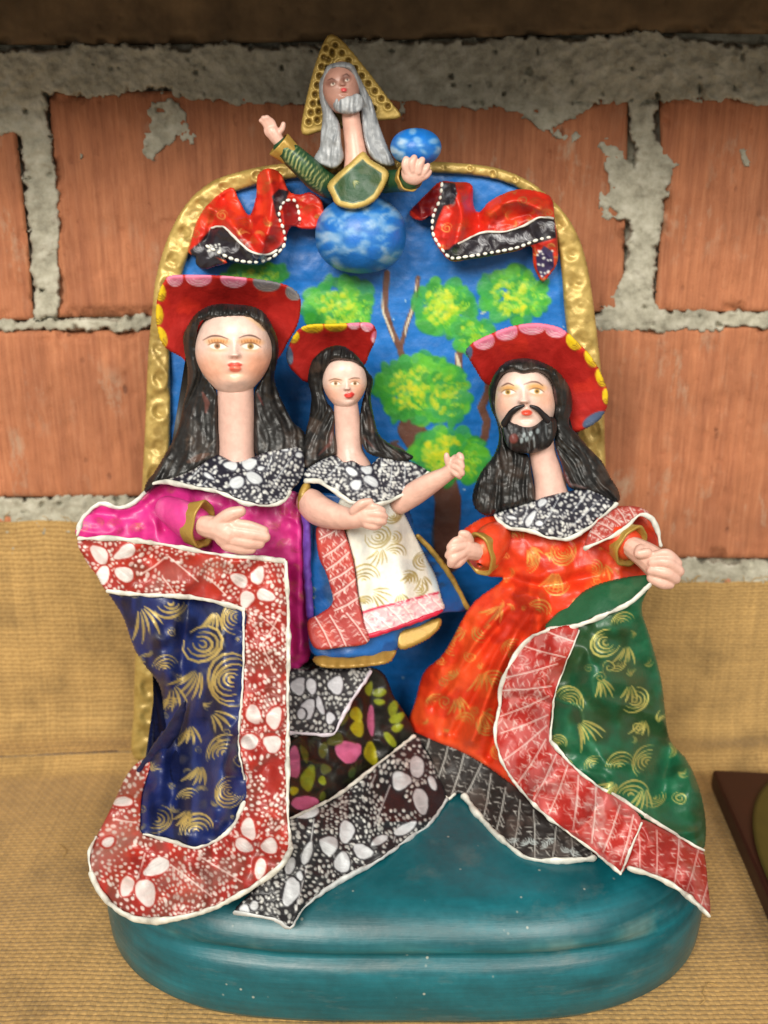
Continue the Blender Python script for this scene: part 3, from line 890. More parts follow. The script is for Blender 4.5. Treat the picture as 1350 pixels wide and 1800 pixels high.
# ---- back panel with painted trees
BLUE = rgb(12, 108, 190)
outer = [(234, 1330), (235, 1250), (236, 1200), (241, 1080), (246, 950), (250, 850), (255, 750), (259, 650), (263, 590), (268, 540), (272, 500), (281, 460), (296, 415), (316, 375), (342, 342), (376, 317), (420, 302), (470, 291), (540, 284), (640, 281), (760, 284), (850, 291), (900, 304), (942, 326), (976, 356), (1002, 388), (1020, 424), (1033, 470), (1042, 525), (1051, 600), (1061, 700), (1064, 800), (1068, 950), (1072, 1150), (1074, 1330)]
inner = [(285, 1330), (286, 1250), (287, 1200), (290, 1080), (295, 950), (298, 830), (300, 720), (299, 620), (306, 545), (316, 500), (330, 452), (348, 408), (372, 368), (410, 340), (470, 322), (540, 311), (640, 306), (760, 304), (850, 311), (898, 325), (932, 346), (957, 372), (973, 402), (982, 440), (988, 490), (992, 545), (1002, 630), (1012, 720), (1016, 830), (1020, 950), (1024, 1150), (1026, 1330)]
def foliage(cv, cx, cy, rx, ry, n=80, yellow=1.0):
    gr = [rgb(44, 142, 50), rgb(62, 166, 50), rgb(92, 184, 46), rgb(50, 156, 72)]
    for i in range(n):
        t = R.uniform(0, 6.28); rad = R.random() ** .5
        x = cx + math.cos(t) * rx * rad * .86; y = cy + math.sin(t) * ry * rad * .84
        cv.ell(x, y, R.uniform(9, 19), R.uniform(7, 14), R.uniform(0, 3), gr[R.randint(0, 3)], .8, soft=2, rel=.7)
    for i in range(int(n * 1.1)):
        t = R.uniform(0, 6.28); rad = R.random() ** .7
        x = cx + rx * .08 + math.cos(t) * rx * rad * .66; y = cy + math.sin(t) * ry * rad * .66
        swirl(cv, x, y, R.uniform(3, 8), R.uniform(0, 6.28), 2, 3.0, rgb(150, 208, 44) if R.random() < .65 else rgb(104, 190, 52), 2.8, .8, 0)
    for i in range(int(n * .8 * yellow)):
        t = R.uniform(0, 6.28); rad = R.random() ** .6
        x = cx - rx * .1 + math.cos(t) * rx * rad * .5; y = cy + math.sin(t) * ry * rad * .6
        cv.ell(x, y, R.uniform(3, 8), R.uniform(2.5, 5), R.uniform(0, 3), rgb(214, 212, 34) if R.random() < .5 else rgb(164, 202, 44), .6, soft=2.0, rel=1.2)
cv = Paint(outer, BLUE)
cv.wash(rgb(40, 128, 206), .5, 160, 3, .35, .6, 2.0, .4); cv.wash(rgb(10, 84, 160), .58, 120, 9, .3, .4, 2.4, .3)
cv.mottle(.07, 14, 4, .15, 1.6)
for _ in range(160):
    x = R.uniform(290, 1010); y = R.uniform(310, 1230); l = R.uniform(30, 110)
    cv.stroke([(x, y), (x + l / 2, y + R.uniform(-3, 3)), (x + l, y + R.uniform(-4, 4))], R.uniform(3, 9), rgb(*(R.choice([(30, 112, 190), (6, 82, 156), (52, 130, 196), (16, 90, 160)]))), .22, rel=.2)
BR = rgb(104, 66, 52)
cv.stroke([(786, 985), (785, 930), (788, 880), (775, 830), (745, 790), (722, 755)], 46, BR, 1, taper=False)
cv.stroke([(738, 780), (722, 745), (712, 720)], 30, BR, 1, taper=False)
cv.stroke([(720, 800), (690, 780), (700, 776)], 9, BR, .9)
cv.stroke([(712, 650), (703, 612), (688, 580), (676, 540), (680, 480)], 11, BR, 1, taper=False)
cv.stroke([(704, 612), (715, 570), (730, 530), (735, 488)], 8, BR, 1, taper=False)
cv.stroke([(807, 650), (806, 625), (815, 604)], 13, BR, 1, taper=False)
cv.stroke([(790, 810), (835, 795), (852, 768), (856, 740), (846, 716), (858, 690), (864, 650)], 14, BR, 1, taper=False)
cv.stroke([(768, 890), (760, 940), (766, 985)], 6, rgb(84, 52, 42), .5)
CR = rgb(216, 206, 180)
cv.stroke([(672, 515), (673, 548), (690, 590), (692, 600)], 4, CR, .95); cv.stroke([(733, 492), (728, 535), (714, 575), (712, 590)], 4, CR, .95)
cv.stroke([(802, 622), (806, 640), (808, 660)], 7, CR, .95); cv.stroke([(845, 552), (856, 546)], 4, CR, .9)
for f in ((600, 540, 72, 56, 80, .6), (780, 540, 58, 58, 70, 1), (830, 590, 40, 34, 34, .1), (905, 520, 70, 58, 70, .7), (738, 684, 90, 66, 120, .9), (784, 690, 44, 60, 40, .9), (786, 800, 72, 54, 100, 1.5), (824, 815, 34, 36, 30, .1), (448, 486, 62, 24, 40, .1)):
    foliage(cv, *f)
for _ in range(24):
    cv.ell(R.uniform(300, 1000), R.uniform(500, 1200), R.uniform(.8, 1.8), None, 0, WHITE, .8, rel=1.5)
panel_out = [(p[0] + (6 if p[0] < 675 else -6), p[1] + (5 if p[1] < 330 else 0)) for p in outer[1:-1]] + [(1060, 1280), (900, 1290), (650, 1285), (400, 1290), (262, 1290)]
panel = sheet('back_panel', sculpt, panel_out, 218, cv=cv, mat=M_PAINT, res=2.6, thick=45, rnd=6, wob=3)

def rim_extra():
    # pressed rosettes along the rim
    mid = (smooth(outer, False, 6)[:, None, :] * 0)
    po = smooth(outer, False, 4); pi = smooth(inner, False, 4)
    n = 260
    def rs(p):
        d = np.concatenate([[0], np.cumsum(np.hypot(*np.diff(p, axis=0).T))]); t = np.linspace(0, d[-1], n)
        return np.stack([np.interp(t, d, p[:, 0]), np.interp(t, d, p[:, 1])], 1)
    po, pi = rs(po), rs(pi); mid = po * .52 + pi * .48; wd = np.hypot(*(po - pi).T)
    d = np.concatenate([[0], np.cumsum(np.hypot(*np.diff(mid, axis=0).T))])
    cs = []; s = 20
    while s < d[-1]:
        k = np.interp(s, d, np.arange(n)); i = int(k)
        cs.append((mid[i, 0] + R.uniform(-3, 3), mid[i, 1] + R.uniform(-3, 3), wd[i])); s += R.uniform(46, 62) * (.75 if wd[i] < 34 else 1)
    return cs
rosettes = rim_extra()
def rim_relief(X, Y, d):
    Q = np.zeros_like(X)
    for (x, y, wd) in rosettes:
        h_ = (math.sin(x * 1.7 + y * .9) + 1) / 2; r = np.hypot((X - x) * (.85 + .4 * h_), (Y - y) * (1.2 - .35 * h_)) ; r0 = wd * (.22 + .12 * h_); Q += (4 - 8 * h_) * np.exp(-(np.hypot(X - x - 9 * (h_ - .5), Y - y - 26) / (wd * .3)) ** 2)
        Q += (1.6 + 2.6 * h_) * np.exp(-((r - r0) / (wd * .13)) ** 2) - 4.2 * np.exp(-(np.hypot(X - x + 2, Y - y) / (wd * .2)) ** 2) + 3 * np.exp(-(np.hypot(X - x - 2, Y - y + 1) / (wd * .09)) ** 2)
    return Q + 9 * (fbm(X, Y, 28, 91, 3) - .5)
cv = Paint(outer, rgb(186, 158, 88)); cv.g[:] = 1
cv.wash(rgb(206, 178, 104), .55, 26, 5, .6, gold=1); cv.wash(rgb(140, 114, 56), .6, 20, 15, .5, gold=1)
sheet('gold_rim', panel, outer + inner[::-1], 236, cv=cv, mat=M_GOLD, res=2.2, thick=50, rnd=9, extra=rim_relief, wob=5)

# ---- curtains
def curtain(outl, ctrl, folds, pm, beads, white):
    cv = Paint(outl, rgb(206, 40, 22))
    cv.wash(rgb(150, 22, 14), .5, 40, 8, .7); cv.wash(rgb(226, 66, 30), .55, 30, 18, .7)
    scrolls(cv, 40, 6, 12, rgb(222, 172, 92), .8, .8, 77)
    pm(cv)
    qf = tps(ctrl)
    o = sheet('curtain', sculpt, outl, qf, cv=cv, mat=M_PAINT, res=1.9, thick=26, rnd=6, folds=folds, wob=4, full_back=True, extra=lambda X, Y, d: crumple(X, Y, 9, 34, 6))
    def qq(x, y):
        r = qf(x, y) + crumple(x, y, 9, 34, 6) + 2.5
        for pl, amp, wd in folds: r = r + amp * np.exp(-(seg_dist(x, y, smooth(pl, step=8))[0] / wd) ** 2)
        return r
    p = smooth(beads, False, 3); d = np.concatenate([[0], np.cumsum(np.hypot(*np.diff(p, axis=0).T))])
    pcs = []; s = 3
    while s < d[-1]:
        x = np.interp(s, d, p[:, 0]); y = np.interp(s, d, p[:, 1]); x2 = np.interp(s + 3, d, p[:, 0]); y2 = np.interp(s + 3, d, p[:, 1])
        pcs.append(blob_geo((x, y, float(qq(np.array([x]), np.array([y]))[0]) - 1), (R.uniform(3.6, 5.4), R.uniform(2.6, 3.2), 3.2), 8, 12, math.atan2(y2 - y, x2 - x))); s += R.uniform(10, 12.5)
    V = np.concatenate([g[0] for g in pcs]); k = len(pcs[0][0])
    F = np.concatenate([g[1] + i * k for i, g in enumerate(pcs)]); caps = [[c + i * k for c in cc] for i, g in enumerate(pcs) for cc in g[2]]
    mesh('bead_edging', W(V[:, 0], V[:, 1], V[:, 2]), [F] + caps, o, M_PAINT, np.concatenate([lin(rgb(240, 240, 228)), [0]]), off=OFF)
    if white: pipe(o, white, qq, 2.4, 2, jit=1.2)
    return o
def pl(cv):
    under = [(345, 470), (334, 440), (352, 425), (372, 400), (393, 400), (405, 412), (418, 425), (439, 443), (467, 448), (488, 436), (500, 425), (492, 446), (471, 462), (446, 468), (411, 463), (379, 452), (395, 462), (360, 474)]
    cv.poly(under, rgb(34, 30, 38))
    cv.poly([(478, 345), (490, 332), (508, 336), (503, 352), (490, 372), (496, 390), (486, 380)], rgb(34, 30, 38))
    for k in range(9): swirl(cv, 350 + k * 15, 434 + 12 * math.sin(k * .9) + k * 1.5, 10, R.uniform(0, 6), 4, 3.4, rgb(206, 210, 214), 1.9, .9, 0)
    for k in range(3): swirl(cv, 490 + k * 4, 346 + k * 14, 8, R.uniform(0, 6), 4, 3.4, rgb(186, 190, 196), 1.4, .7, 0)
    for k in range(14): cv.ell(R.uniform(358, 392), R.uniform(428, 442), 2.2, 1.6, 0, WHITE)
    cv.poly([(496, 356), (517, 352), (524, 368), (528, 396), (514, 394), (500, 396)], rgb(134, 14, 14))
    for (x, y, r) in ((428, 398, 15), (380, 365, 14), (462, 330, 12), (546, 372, 14), (450, 420, 9), (365, 385, 10)): swirl(cv, x, y, r, R.uniform(0, 6), 4, 3.6, rgb(176, 116, 52), 1.8, .55, 1)
curtain([(331, 444), (337, 420), (348, 384), (372, 352), (407, 329), (420, 350), (438, 378), (450, 345), (453, 308), (471, 296), (494, 305), (508, 335), (526, 342), (546, 338), (565, 352), (570, 385), (556, 402), (530, 402), (514, 398), (504, 412), (502, 428), (492, 446), (471, 460), (446, 466), (411, 461), (392, 452), (400, 462), (380, 468), (357, 474), (343, 462), (345, 452)],
        [(335, 440, 246), (380, 345, 246), (407, 400, 290), (440, 440, 300), (438, 378, 262), (471, 310, 280), (490, 440, 290), (500, 380, 286), (516, 375, 252), (550, 370, 272), (360, 460, 256), (372, 405, 272)],
        [([(360, 360), (400, 385), (430, 420), (450, 445)], 34, 14), ([(470, 300), (478, 350), (470, 410)], 32, 12), ([(438, 350), (440, 400)], -16, 10), ([(395, 350), (380, 380), (365, 420)], -14, 10)],
        pl, [(363, 432), (379, 441), (411, 456), (446, 461), (471, 456), (492, 441), (501, 425), (498, 402), (491, 384), (492, 367), (501, 354), (517, 352), (524, 367), (528, 395)], [(372, 401), (393, 399), (418, 423), (439, 441), (467, 448), (486, 440)])
def pr(cv):
    under = [(797, 430), (820, 421), (847, 409), (887, 407), (922, 396), (949, 382), (975, 384), (978, 418), (944, 428), (909, 440), (864, 450), (820, 457), (793, 458), (775, 440), (790, 438)]
    cv.poly(under, rgb(34, 30, 38)); cv.poly([(776, 320), (800, 322), (804, 340), (798, 358), (780, 362), (770, 384), (758, 420), (754, 380), (768, 350)], rgb(34, 30, 38))
    for k in range(11): swirl(cv, 805 + k * 16, 437 - k * 3.6 + R.uniform(-6, 6), 11, R.uniform(0, 6), 4, 3.4, rgb(206, 210, 214), 1.9, .9, 0)
    for k in range(4): swirl(cv, 786 + R.uniform(-4, 8), 330 + k * 9, 8, R.uniform(0, 6), 4, 3.4, rgb(176, 184, 192), 1.4, .65, 0)
    cv.poly([(722, 369), (771, 322), (776, 340), (764, 380), (742, 386)], rgb(128, 14, 16))
    cv.poly([(942, 452), (956, 432), (972, 442), (974, 470), (953, 490), (944, 474)], rgb(60, 52, 90))
    for k in range(22): cv.ell(R.uniform(944, 972), R.uniform(440, 486), 2.2, 1.7, .5, WHITE)
    for (x, y, r) in ((808, 392, 14), (900, 366, 16), (860, 382, 12), (940, 360, 13), (812, 345, 10), (925, 384, 8)): swirl(cv, x, y, r, R.uniform(0, 6), 4, 3.6, rgb(176, 116, 52), 1.8, .55, 1)
curtain([(720, 372), (745, 345), (772, 320), (800, 320), (829, 324), (832, 358), (842, 373), (864, 351), (909, 333), (953, 338), (971, 351), (975, 384), (980, 420), (980, 460), (966, 484), (953, 495), (938, 468), (934, 434), (909, 441), (864, 450), (820, 457), (793, 459), (773, 440), (757, 410), (758, 380), (742, 388), (726, 384)],
        [(725, 372, 246), (775, 330, 270), (765, 385, 282), (790, 440, 300), (829, 335, 256), (842, 380, 262), (810, 400, 300), (880, 430, 296), (900, 360, 290), (955, 345, 256), (975, 400, 270), (950, 480, 252), (940, 420, 280)],
        [([(800, 330), (812, 380), (800, 430)], 32, 12), ([(860, 375), (905, 350), (950, 365)], 34, 13), ([(838, 350), (842, 400)], -16, 10), ([(900, 385), (930, 375)], -14, 9)],
        pr, [(777, 322), (773, 351), (762, 378), (761, 409), (775, 435), (793, 453), (820, 451), (864, 444), (909, 435), (944, 422), (972, 416)], [(806, 428), (820, 421), (847, 409), (887, 407), (922, 396), (949, 382), (972, 384)])

# ------------------------------------------------------------------ shared makers for the figures
def head(parent, cx, top, chin, hw, qc, hd, feats, cv, prof=None, lean=0.0, mat=None):
    prof = prof or [(0, .15, .2), (.05, .45, .5), (.15, .74, .8), (.3, .93, .97), (.48, 1.0, 1.0), (.60, .975, .98), (.715, .87, .93), (.80, .75, .86), (.87, .62, .77), (.94, .46, .6), (.985, .28, .4), (1.0, .08, .12)]
    rows = [(top + (chin - top) * t, cx + lean * (t - .5), hw * a, qc, hd * b) for t, a, b in prof]
    nx, ny, k = feats['nose']; lx, ly = feats['lips']; ey = feats['eyes']
    def shp(X, Y, Q, s):
        f = (s > 0) * np.clip(s * 3, 0, 1)
        up = np.clip((Y - (ny - 34 * k)) / (34 * k), 0, 1)
        dn = np.exp(-(np.clip(Y - ny, 0, None) / (5.5 * k)) ** 2)
        G = 12 * k * up ** 1.5 * dn * np.exp(-((X - nx) / ((4.5 + 3.2 * up) * k)) ** 2)
        for sx in (-1, 1): G += 4.5 * k * np.exp(-((X - nx - sx * 6.5 * k) / (4 * k)) ** 2 - ((Y - ny) / (4 * k)) ** 2)
        for (ex, e_y) in ey: G += -5.5 * k * np.exp(-((X - ex) / (15 * k)) ** 2 - ((Y - e_y) / (8 * k)) ** 2) + 2.6 * k * np.exp(-((X - ex) / (10 * k)) ** 2 - ((Y - e_y) / (4.5 * k)) ** 2)
        G += 5 * k * np.exp(-((X - lx) / (11 * k)) ** 2 - ((Y - ly + 3.5 * k) / (3.4 * k)) ** 2) + 6 * k * np.exp(-((X - lx) / (9 * k)) ** 2 - ((Y - ly - 3.5 * k) / (4 * k)) ** 2)
        G += -3 * k * np.exp(-((X - lx) / (12 * k)) ** 2 - ((Y - ly - 13 * k) / (4 * k)) ** 2) + 5 * k * np.exp(-((X - lx) / (15 * k)) ** 2 - ((Y - ly - 27 * k) / (9 * k)) ** 2)
        return X, Y, Q + G * f
    return loft('head', parent, rows, n=200, step=1.1, cv=cv, mat=mat or M_SKIN, shape=shp, power=2.15)

def eye(cv, x, y, rx, ry, ix, iris, lash, lid, browp, k, tilt=0.0):
    cv.ell(x, y - 8 * k, rx * 1.3, 7 * k, tilt, lid, .75, soft=6, rel=0)
    cv.ell(x, y + 6.5 * k, rx * .9, 3.2 * k, tilt, rgb(232, 150, 104), .6, soft=5, rel=0)
    cv.ell(x, y, rx, ry, tilt, rgb(246, 238, 226), 1, rel=.5)
    cv.ell(x + ix, y - .3 * k, ry * .98, ry * .95, 0, iris, 1, rel=0)
    cv.ell(x + ix, y - .3 * k, ry * .42, ry * .42, 0, rgb(70, 48, 34), .9, rel=0)
    L = [(x - rx * 1.2, y - ry * .2 - rx * tilt), (x - rx * .5, y - ry * 1.0 - rx * .4 * tilt), (x + rx * .3, y - ry * 1.05), (x + rx * 1.2, y + ry * .1 + rx * tilt)]
    cv.stroke(smooth(L, step=2), 2.4 * k, rgb(116, 78, 58), .8, rel=.3)
    if lash:
        for j in range(7):
            t = (j + .5) / 7; lx = x + rx * (-1.15 + 2.3 * t)
            cv.stroke([(lx, y - ry * (.6 + .5 * math.sin(t * 3.1))), (lx + (t - .5) * 5, y - ry - 6 * k)], 1.5, rgb(150, 96, 54), .75, rel=0)
    cv.stroke(smooth(browp, step=2), 3.0 * k, rgb(96, 66, 56), .9, rel=.3)

def hair_paint(cv, flow, n, cols, w=(1.5, 4), ln=(25, 70), a=.4):
    for _ in range(n):
        x = R.uniform(cv.x0, cv.x0 + cv.w); y = R.uniform(cv.y0, cv.y0 + cv.h); p = [(x, y)]
        m = max(3, int(R.uniform(*ln) / 8))
        for _k in range(m):
            dx, dy = flow(x, y); x += dx * 8 + R.uniform(-.8, .8); y += dy * 8; p.append((x, y))
        cv.stroke(p, R.uniform(*w), cols[R.randint(0, len(cols) - 1)], a * R.uniform(.4, 1.1), rel=.6)

def strands(fx, amp=7, s=6.5, seed=5):
    def f(X, Y, d):
        u, v = fx(X, Y)
        u = u + 5 * (fbm(X, Y, 30, seed + 7) - .5)
        u = u + 5 * np.sin(Y * .055 + X * .03 + seed)
        return amp * .95 * ((vn(u, v * .09, s * 1.3, seed) - .5) * 2 * np.clip(d / 8, .3, 1) + .5 * (vn(u, v * .08, s * .6, seed + 3) - .5)) + amp * 1.0 * (fbm(X, Y, 13, seed + 9) - .5)
    return f

def brim(parent, outl, ctrl, scal, col=RED, seed=0):
    cv = Paint(outl, col); cv.wash(rgb(150, 18, 12), .5, 50, seed, .6); cv.wash(rgb(206, 48, 26), .58, 34, seed + 9, .5)
    for (x, y, rx, ry, an, c) in scal:
        bd_ = seg_dist(np.array([x]), np.array([y]), smooth(outl, True, 5), True); x += (bd_[1][0] - x) * .55; y += (bd_[2][0] - y) * .55
        rx *= 1.12; ry *= 1.12
        cc = {'p': rgb(226, 128, 160), 'y': rgb(226, 196, 28), 'b': rgb(72, 96, 128), 'g': rgb(108, 112, 118)}[c]
        cv.ell(x, y, rx, ry, an, cc, .95, rel=.3)
        for j, f in enumerate((.95, .7, .45)):
            t = np.linspace(.3, 2.8, 10) + an
            cv.stroke(np.stack([x + np.cos(t) * rx * f, y + np.sin(t) * ry * f], 1), 2.0, {'p': rgb(252, 222, 226), 'y': rgb(120, 84, 30), 'b': rgb(140, 150, 160), 'g': rgb(160, 150, 140)}[c], .75)
    ob = sheet('hat', parent, outl, ctrl, cv=cv, mat=M_HAT, res=2.2, thick=14, rnd=8, wob=3, full_back=True)
    return ob

def collar(parent, outl, ctrl, flowers, lines, hem, seed, dens=8.0, hem_r=4.5, name='lace_collar'):
    cv = Paint(outl, rgb(26, 26, 40)); lace(cv, dens * 1.15, 2.5, .95, seed, zone=36, gap=0)
    for (p, q_) in lines: cv.stroke([p, ((p[0] + q_[0]) / 2 + 1, (p[1] + q_[1]) / 2), q_], 2.2, rgb(200, 206, 210), .85)
    for (x, y, rx, ry, an) in flowers:
        cv.ell(x, y, rx + 3, ry + 3, an, rgb(28, 28, 42), .9, rel=0); cv.petal(x, y, rx, ry, an, rgb(226, 232, 236))
    o = sheet(name, parent, outl, ctrl, cv=cv, mat=M_PAINT, res=1.8, thick=26, rnd=6)
    if hem: pipe(o, hem, tps(ctrl), hem_r, 0)
    return o

def cuff(parent, x, y, q, r, axis, length, flat=.8):
    """a short flared gold sleeve end along axis (dx, dy, dq)"""
    a = np.array(axis, float); a /= np.linalg.norm(a)
    ref = np.array([0, 0, 1.]) if abs(a[2]) < .9 else np.array([0, 1., 0])
    n = np.cross(a, ref); n /= np.linalg.norm(n); b = np.cross(n, a)
    prof = [(0, r * .86), (length * .5, r * .95), (length * .92, r * 1.04), (length, r * 1.02), (length * .98, r * .90), (length * .6, r * .8), (length * .3, r * .5), (length * .28, .5)]
    th = np.linspace(0, 2 * np.pi, 48, endpoint=False); V = []
    for t, rr in prof:
        wv = 1 + .04 * np.sin(3 * th + 1) + .03 * np.sin(7 * th)
        V.append(np.array([x, y, q]) + a * t + rr * wv[:, None] * (np.cos(th)[:, None] * n + flat * np.sin(th)[:, None] * b))
    V = np.concatenate(V); k = len(prof)
    return mesh('cuff', W(V[:, 0], V[:, 1], V[:, 2]), [grid_faces(k, 48, True)], parent, M_GOLD, np.concatenate([lin(rgb(176, 142, 66)), [1]]), off=OFF)

T = tube_geo; Bl = blob_geo

# ------------------------------------------------------------------ woman in a wide red hat
cv = Paint([(130, 840), (560, 1200)], rgb(206, 44, 132))
cv.wash(rgb(228, 84, 158), .5, 46, 4, .7); cv.wash(rgb(176, 22, 108), .56, 40, 14, .7)
for (x, y, r) in ((200, 925, 14), (240, 935, 16), (330, 885, 13), (480, 915, 15), (500, 960, 14), (525, 900, 13), (520, 1040, 15), (530, 1090, 14), (515, 1150, 14), (172, 920, 10)):
    swirl(cv, x, y, r, R.uniform(0, 6), 4, 3.0, rgb(186, 112, 92), 2.0, .6, .6)
    if R.random() < .6: fan(cv, x + r, y + r, r, R.uniform(0, 6), 4, 1.4, rgb(150, 74, 72), 2, .5, .4)
scrolls(cv, 46, 7, 13, rgb(204, 138, 96), .6, .7, 9)
qp0 = tps([(140, 930, 455), (200, 915, 432), (270, 900, 420), (330, 880, 440), (420, 900, 470), (520, 900, 430), (530, 1020, 440), (520, 1160, 440), (470, 960, 470), (300, 950, 450), (400, 970, 480)])
qp = lambda x, y: qp0(x, y) + crumple(x, y, 14, 60, 3)
woman = sheet('woman_figure', sculpt, [(270, 846), (350, 850), (450, 860), (528, 868), (534, 920), (539, 1024), (546, 1144), (530, 1172), (505, 1192), (480, 1190), (470, 1010), (300, 975), (160, 962), (137, 946), (133, 930), (147, 909), (178, 885), (209, 893), (239, 881), (263, 859)],
              qp, cv=cv, mat=M_PAINT, res=2.5, thick=120, rnd=6, folds=[([(315, 895), (350, 925)], 52, 30), ([(288, 870), (292, 930)], -16, 12), ([(524, 900), (528, 1140)], 14, 9), ([(505, 1000), (512, 1180)], -10, 8), ([(170, 905), (230, 905), (270, 880)], -10, 12)])
tag(woman, 'woman figure with long dark hair, red hat, pink blouse and navy cloak')
pipe(woman, [(136, 940), (147, 909), (178, 885), (209, 893), (239, 881), (263, 859), (292, 848)], qp, 5, -2)
# neck and head
loft('neck', woman, [(672, 414, 30, 424, 28), (690, 414, 32, 424, 30), (740, 415, 32, 424, 31), (790, 415, 33, 428, 33), (815, 415, 36, 430, 36), (830, 415, 38, 430, 38)], n=64, step=3, col=rgb(214, 174, 160), mat=M_SKIN)
cv = Paint([(330, 530), (500, 700)], SKIN)
cv.ell(371, 648, 30, 24, .3, rgb(238, 164, 130), .6, soft=26, rel=0); cv.ell(453, 643, 27, 24, -.3, rgb(238, 160, 124), .65, soft=26, rel=0); cv.ell(413, 662, 16, 9, 0, rgb(244, 186, 150), .5, soft=9, rel=0)
eye(cv, 383, 608.5, 14.5, 5.6, -1, rgb(156, 112, 78), True, rgb(228, 158, 92), [(357, 598), (371, 591), (387, 591), (401, 596)], 1.0, .04)
eye(cv, 441, 609, 15, 5.7, -.5, rgb(160, 124, 66), True, rgb(224, 152, 84), [(420, 594), (433, 589.5), (447, 591), (458, 597)], 1.0, .06)
cv.poly(smooth([(400, 641), (407, 637), (412, 638.5), (418, 637), (426, 641), (420, 646), (413, 647), (405, 646)], True, 2), rgb(206, 78, 66)); cv.ell(413.5, 648, 10.5, 6.3, 0, rgb(230, 104, 84)); cv.ell(417, 648, 5, 2.2, 0, rgb(244, 146, 116), .7)
cv.ell(408, 629, 2, 1.3, 0, rgb(186, 132, 114), .7); cv.ell(416, 629, 2, 1.3, 0, rgb(186, 132, 114), .7)
cv.poly([(428, 556), (450, 560), (468, 580), (462, 582), (446, 568)], rgb(236, 188, 138), .6, soft=4)
cv.mottle(.035, 16, 5)
head(woman, 411, 536, 694, 68, 424, 64, dict(nose=(412, 624, 1.0), lips=(413, 644), eyes=[(383, 609), (441, 609)]), cv)
# hair
HA = [(330, 572), (343, 552), (363, 539), (386, 534), (414, 535), (442, 538), (463, 548), (478, 570), (487, 593), (490, 618), (486, 642), (482, 664), (490, 690), (502, 716), (515, 741), (530, 754), (538, 766), (536, 800), (500, 808), (455, 806), (446, 770), (447, 730), (447, 694), (452, 678), (464, 660), (473, 634), (476, 603), (464, 576), (446, 562), (430, 556), (399, 557), (363, 561), (349, 572), (345, 603), (349, 620), (356, 650), (373, 674), (382, 694), (383, 740), (385, 800), (372, 812), (330, 836), (290, 850), (256, 866), (257, 848), (271, 830), (289, 800), (304, 774), (315, 746), (322, 710), (329, 677), (329, 644), (324, 618), (322, 590)]
def flow_w(x, y):
    s = -1 if x < 412 else 1
    k = np.clip((y - 650) / 150, 0, 1) * .55
    n = math.hypot(k, 1); return s * k / n, 1 / n
GREYS = [rgb(86, 88, 86), rgb(64, 64, 62), rgb(120, 124, 122), rgb(74, 56, 44), rgb(92, 62, 50), rgb(8, 8, 10), rgb(8, 8, 10)]
cv = Paint(HA, rgb(22, 21, 21)); cv.wash(rgb(60, 46, 38), .62, 34, 3, .5); cv.wash(rgb(60, 62, 62), .6, 26, 23, .4)
hair_paint(cv, flow_w, 300, GREYS, (1.6, 4), (24, 70), .38)
cv.stroke([(365, 561), (382, 562), (400, 560), (416, 557), (430, 556)], 3, rgb(142, 60, 70), .7)
for _ in range(70):
    x = R.uniform(262, 535); y = R.uniform(755, 850); cv.stroke([(x, y), (x + R.uniform(-8, 8), y + 8), (x + R.uniform(-14, 10), y + R.uniform(10, 22))], R.uniform(2, 6), rgb(*R.choice([(104, 100, 90), (84, 72, 60), (70, 68, 64), (124, 110, 96)])), .32, rel=.8)
cv.stroke([(356, 690), (364, 708), (362, 725)], 9, rgb(134, 74, 64), .6); cv.stroke([(452, 690), (462, 712)], 4, rgb(140, 60, 60), .5); cv.stroke([(330, 812), (366, 798)], 12, rgb(142, 96, 76), .45)
fx = lambda X, Y: (np.where(X < 412, 412 - X, X - 412) / (1 + np.clip((Y - 660) / 240, 0, 1.2)) * 1.4, Y)
sheet('hair', woman, HA, [(412, 540, 462), (412, 558, 488), (345, 600, 446), (480, 600, 446), (330, 680, 410), (490, 690, 410), (365, 700, 432), (460, 700, 432), (300, 790, 420), (380, 790, 455), (450, 790, 455), (520, 770, 425), (270, 850, 440), (535, 795, 440), (350, 575, 466), (470, 575, 466), (334, 580, 436), (484, 580, 436)], cv=cv, mat=M_HAIR, res=2.2, thick=70, rnd=14, extra=strands(fx), wob=4)
# hat
brim(woman, [(289, 493), (300, 484), (348, 483), (399, 485), (450, 490), (491, 497), (517, 508), (528, 524), (528, 549), (522, 574), (505, 604), (486, 634), (450, 650), (345, 646), (318, 628), (297, 616), (284, 603), (276, 575), (274, 542), (280, 511)],
     [(405, 600, 320), (400, 486, 410), (300, 490, 395), (510, 508, 402), (276, 560, 372), (526, 560, 380), (297, 612, 360), (486, 631, 356), (400, 530, 352), (320, 540, 350), (480, 545, 352)],
     [(308, 496, 13, 13, .2, 'p'), (349, 493, 21, 14, .1, 'p'), (410, 497, 21, 13, .08, 'p'), (468, 502, 22, 14, .15, 'g'), (514, 517, 14, 13, .5, 'g'), (284, 514, 9, 15, -.15, 'y'), (281, 553, 9, 17, -.05, 'y'), (287, 591, 9, 17, -.3, 'y')], seed=2)
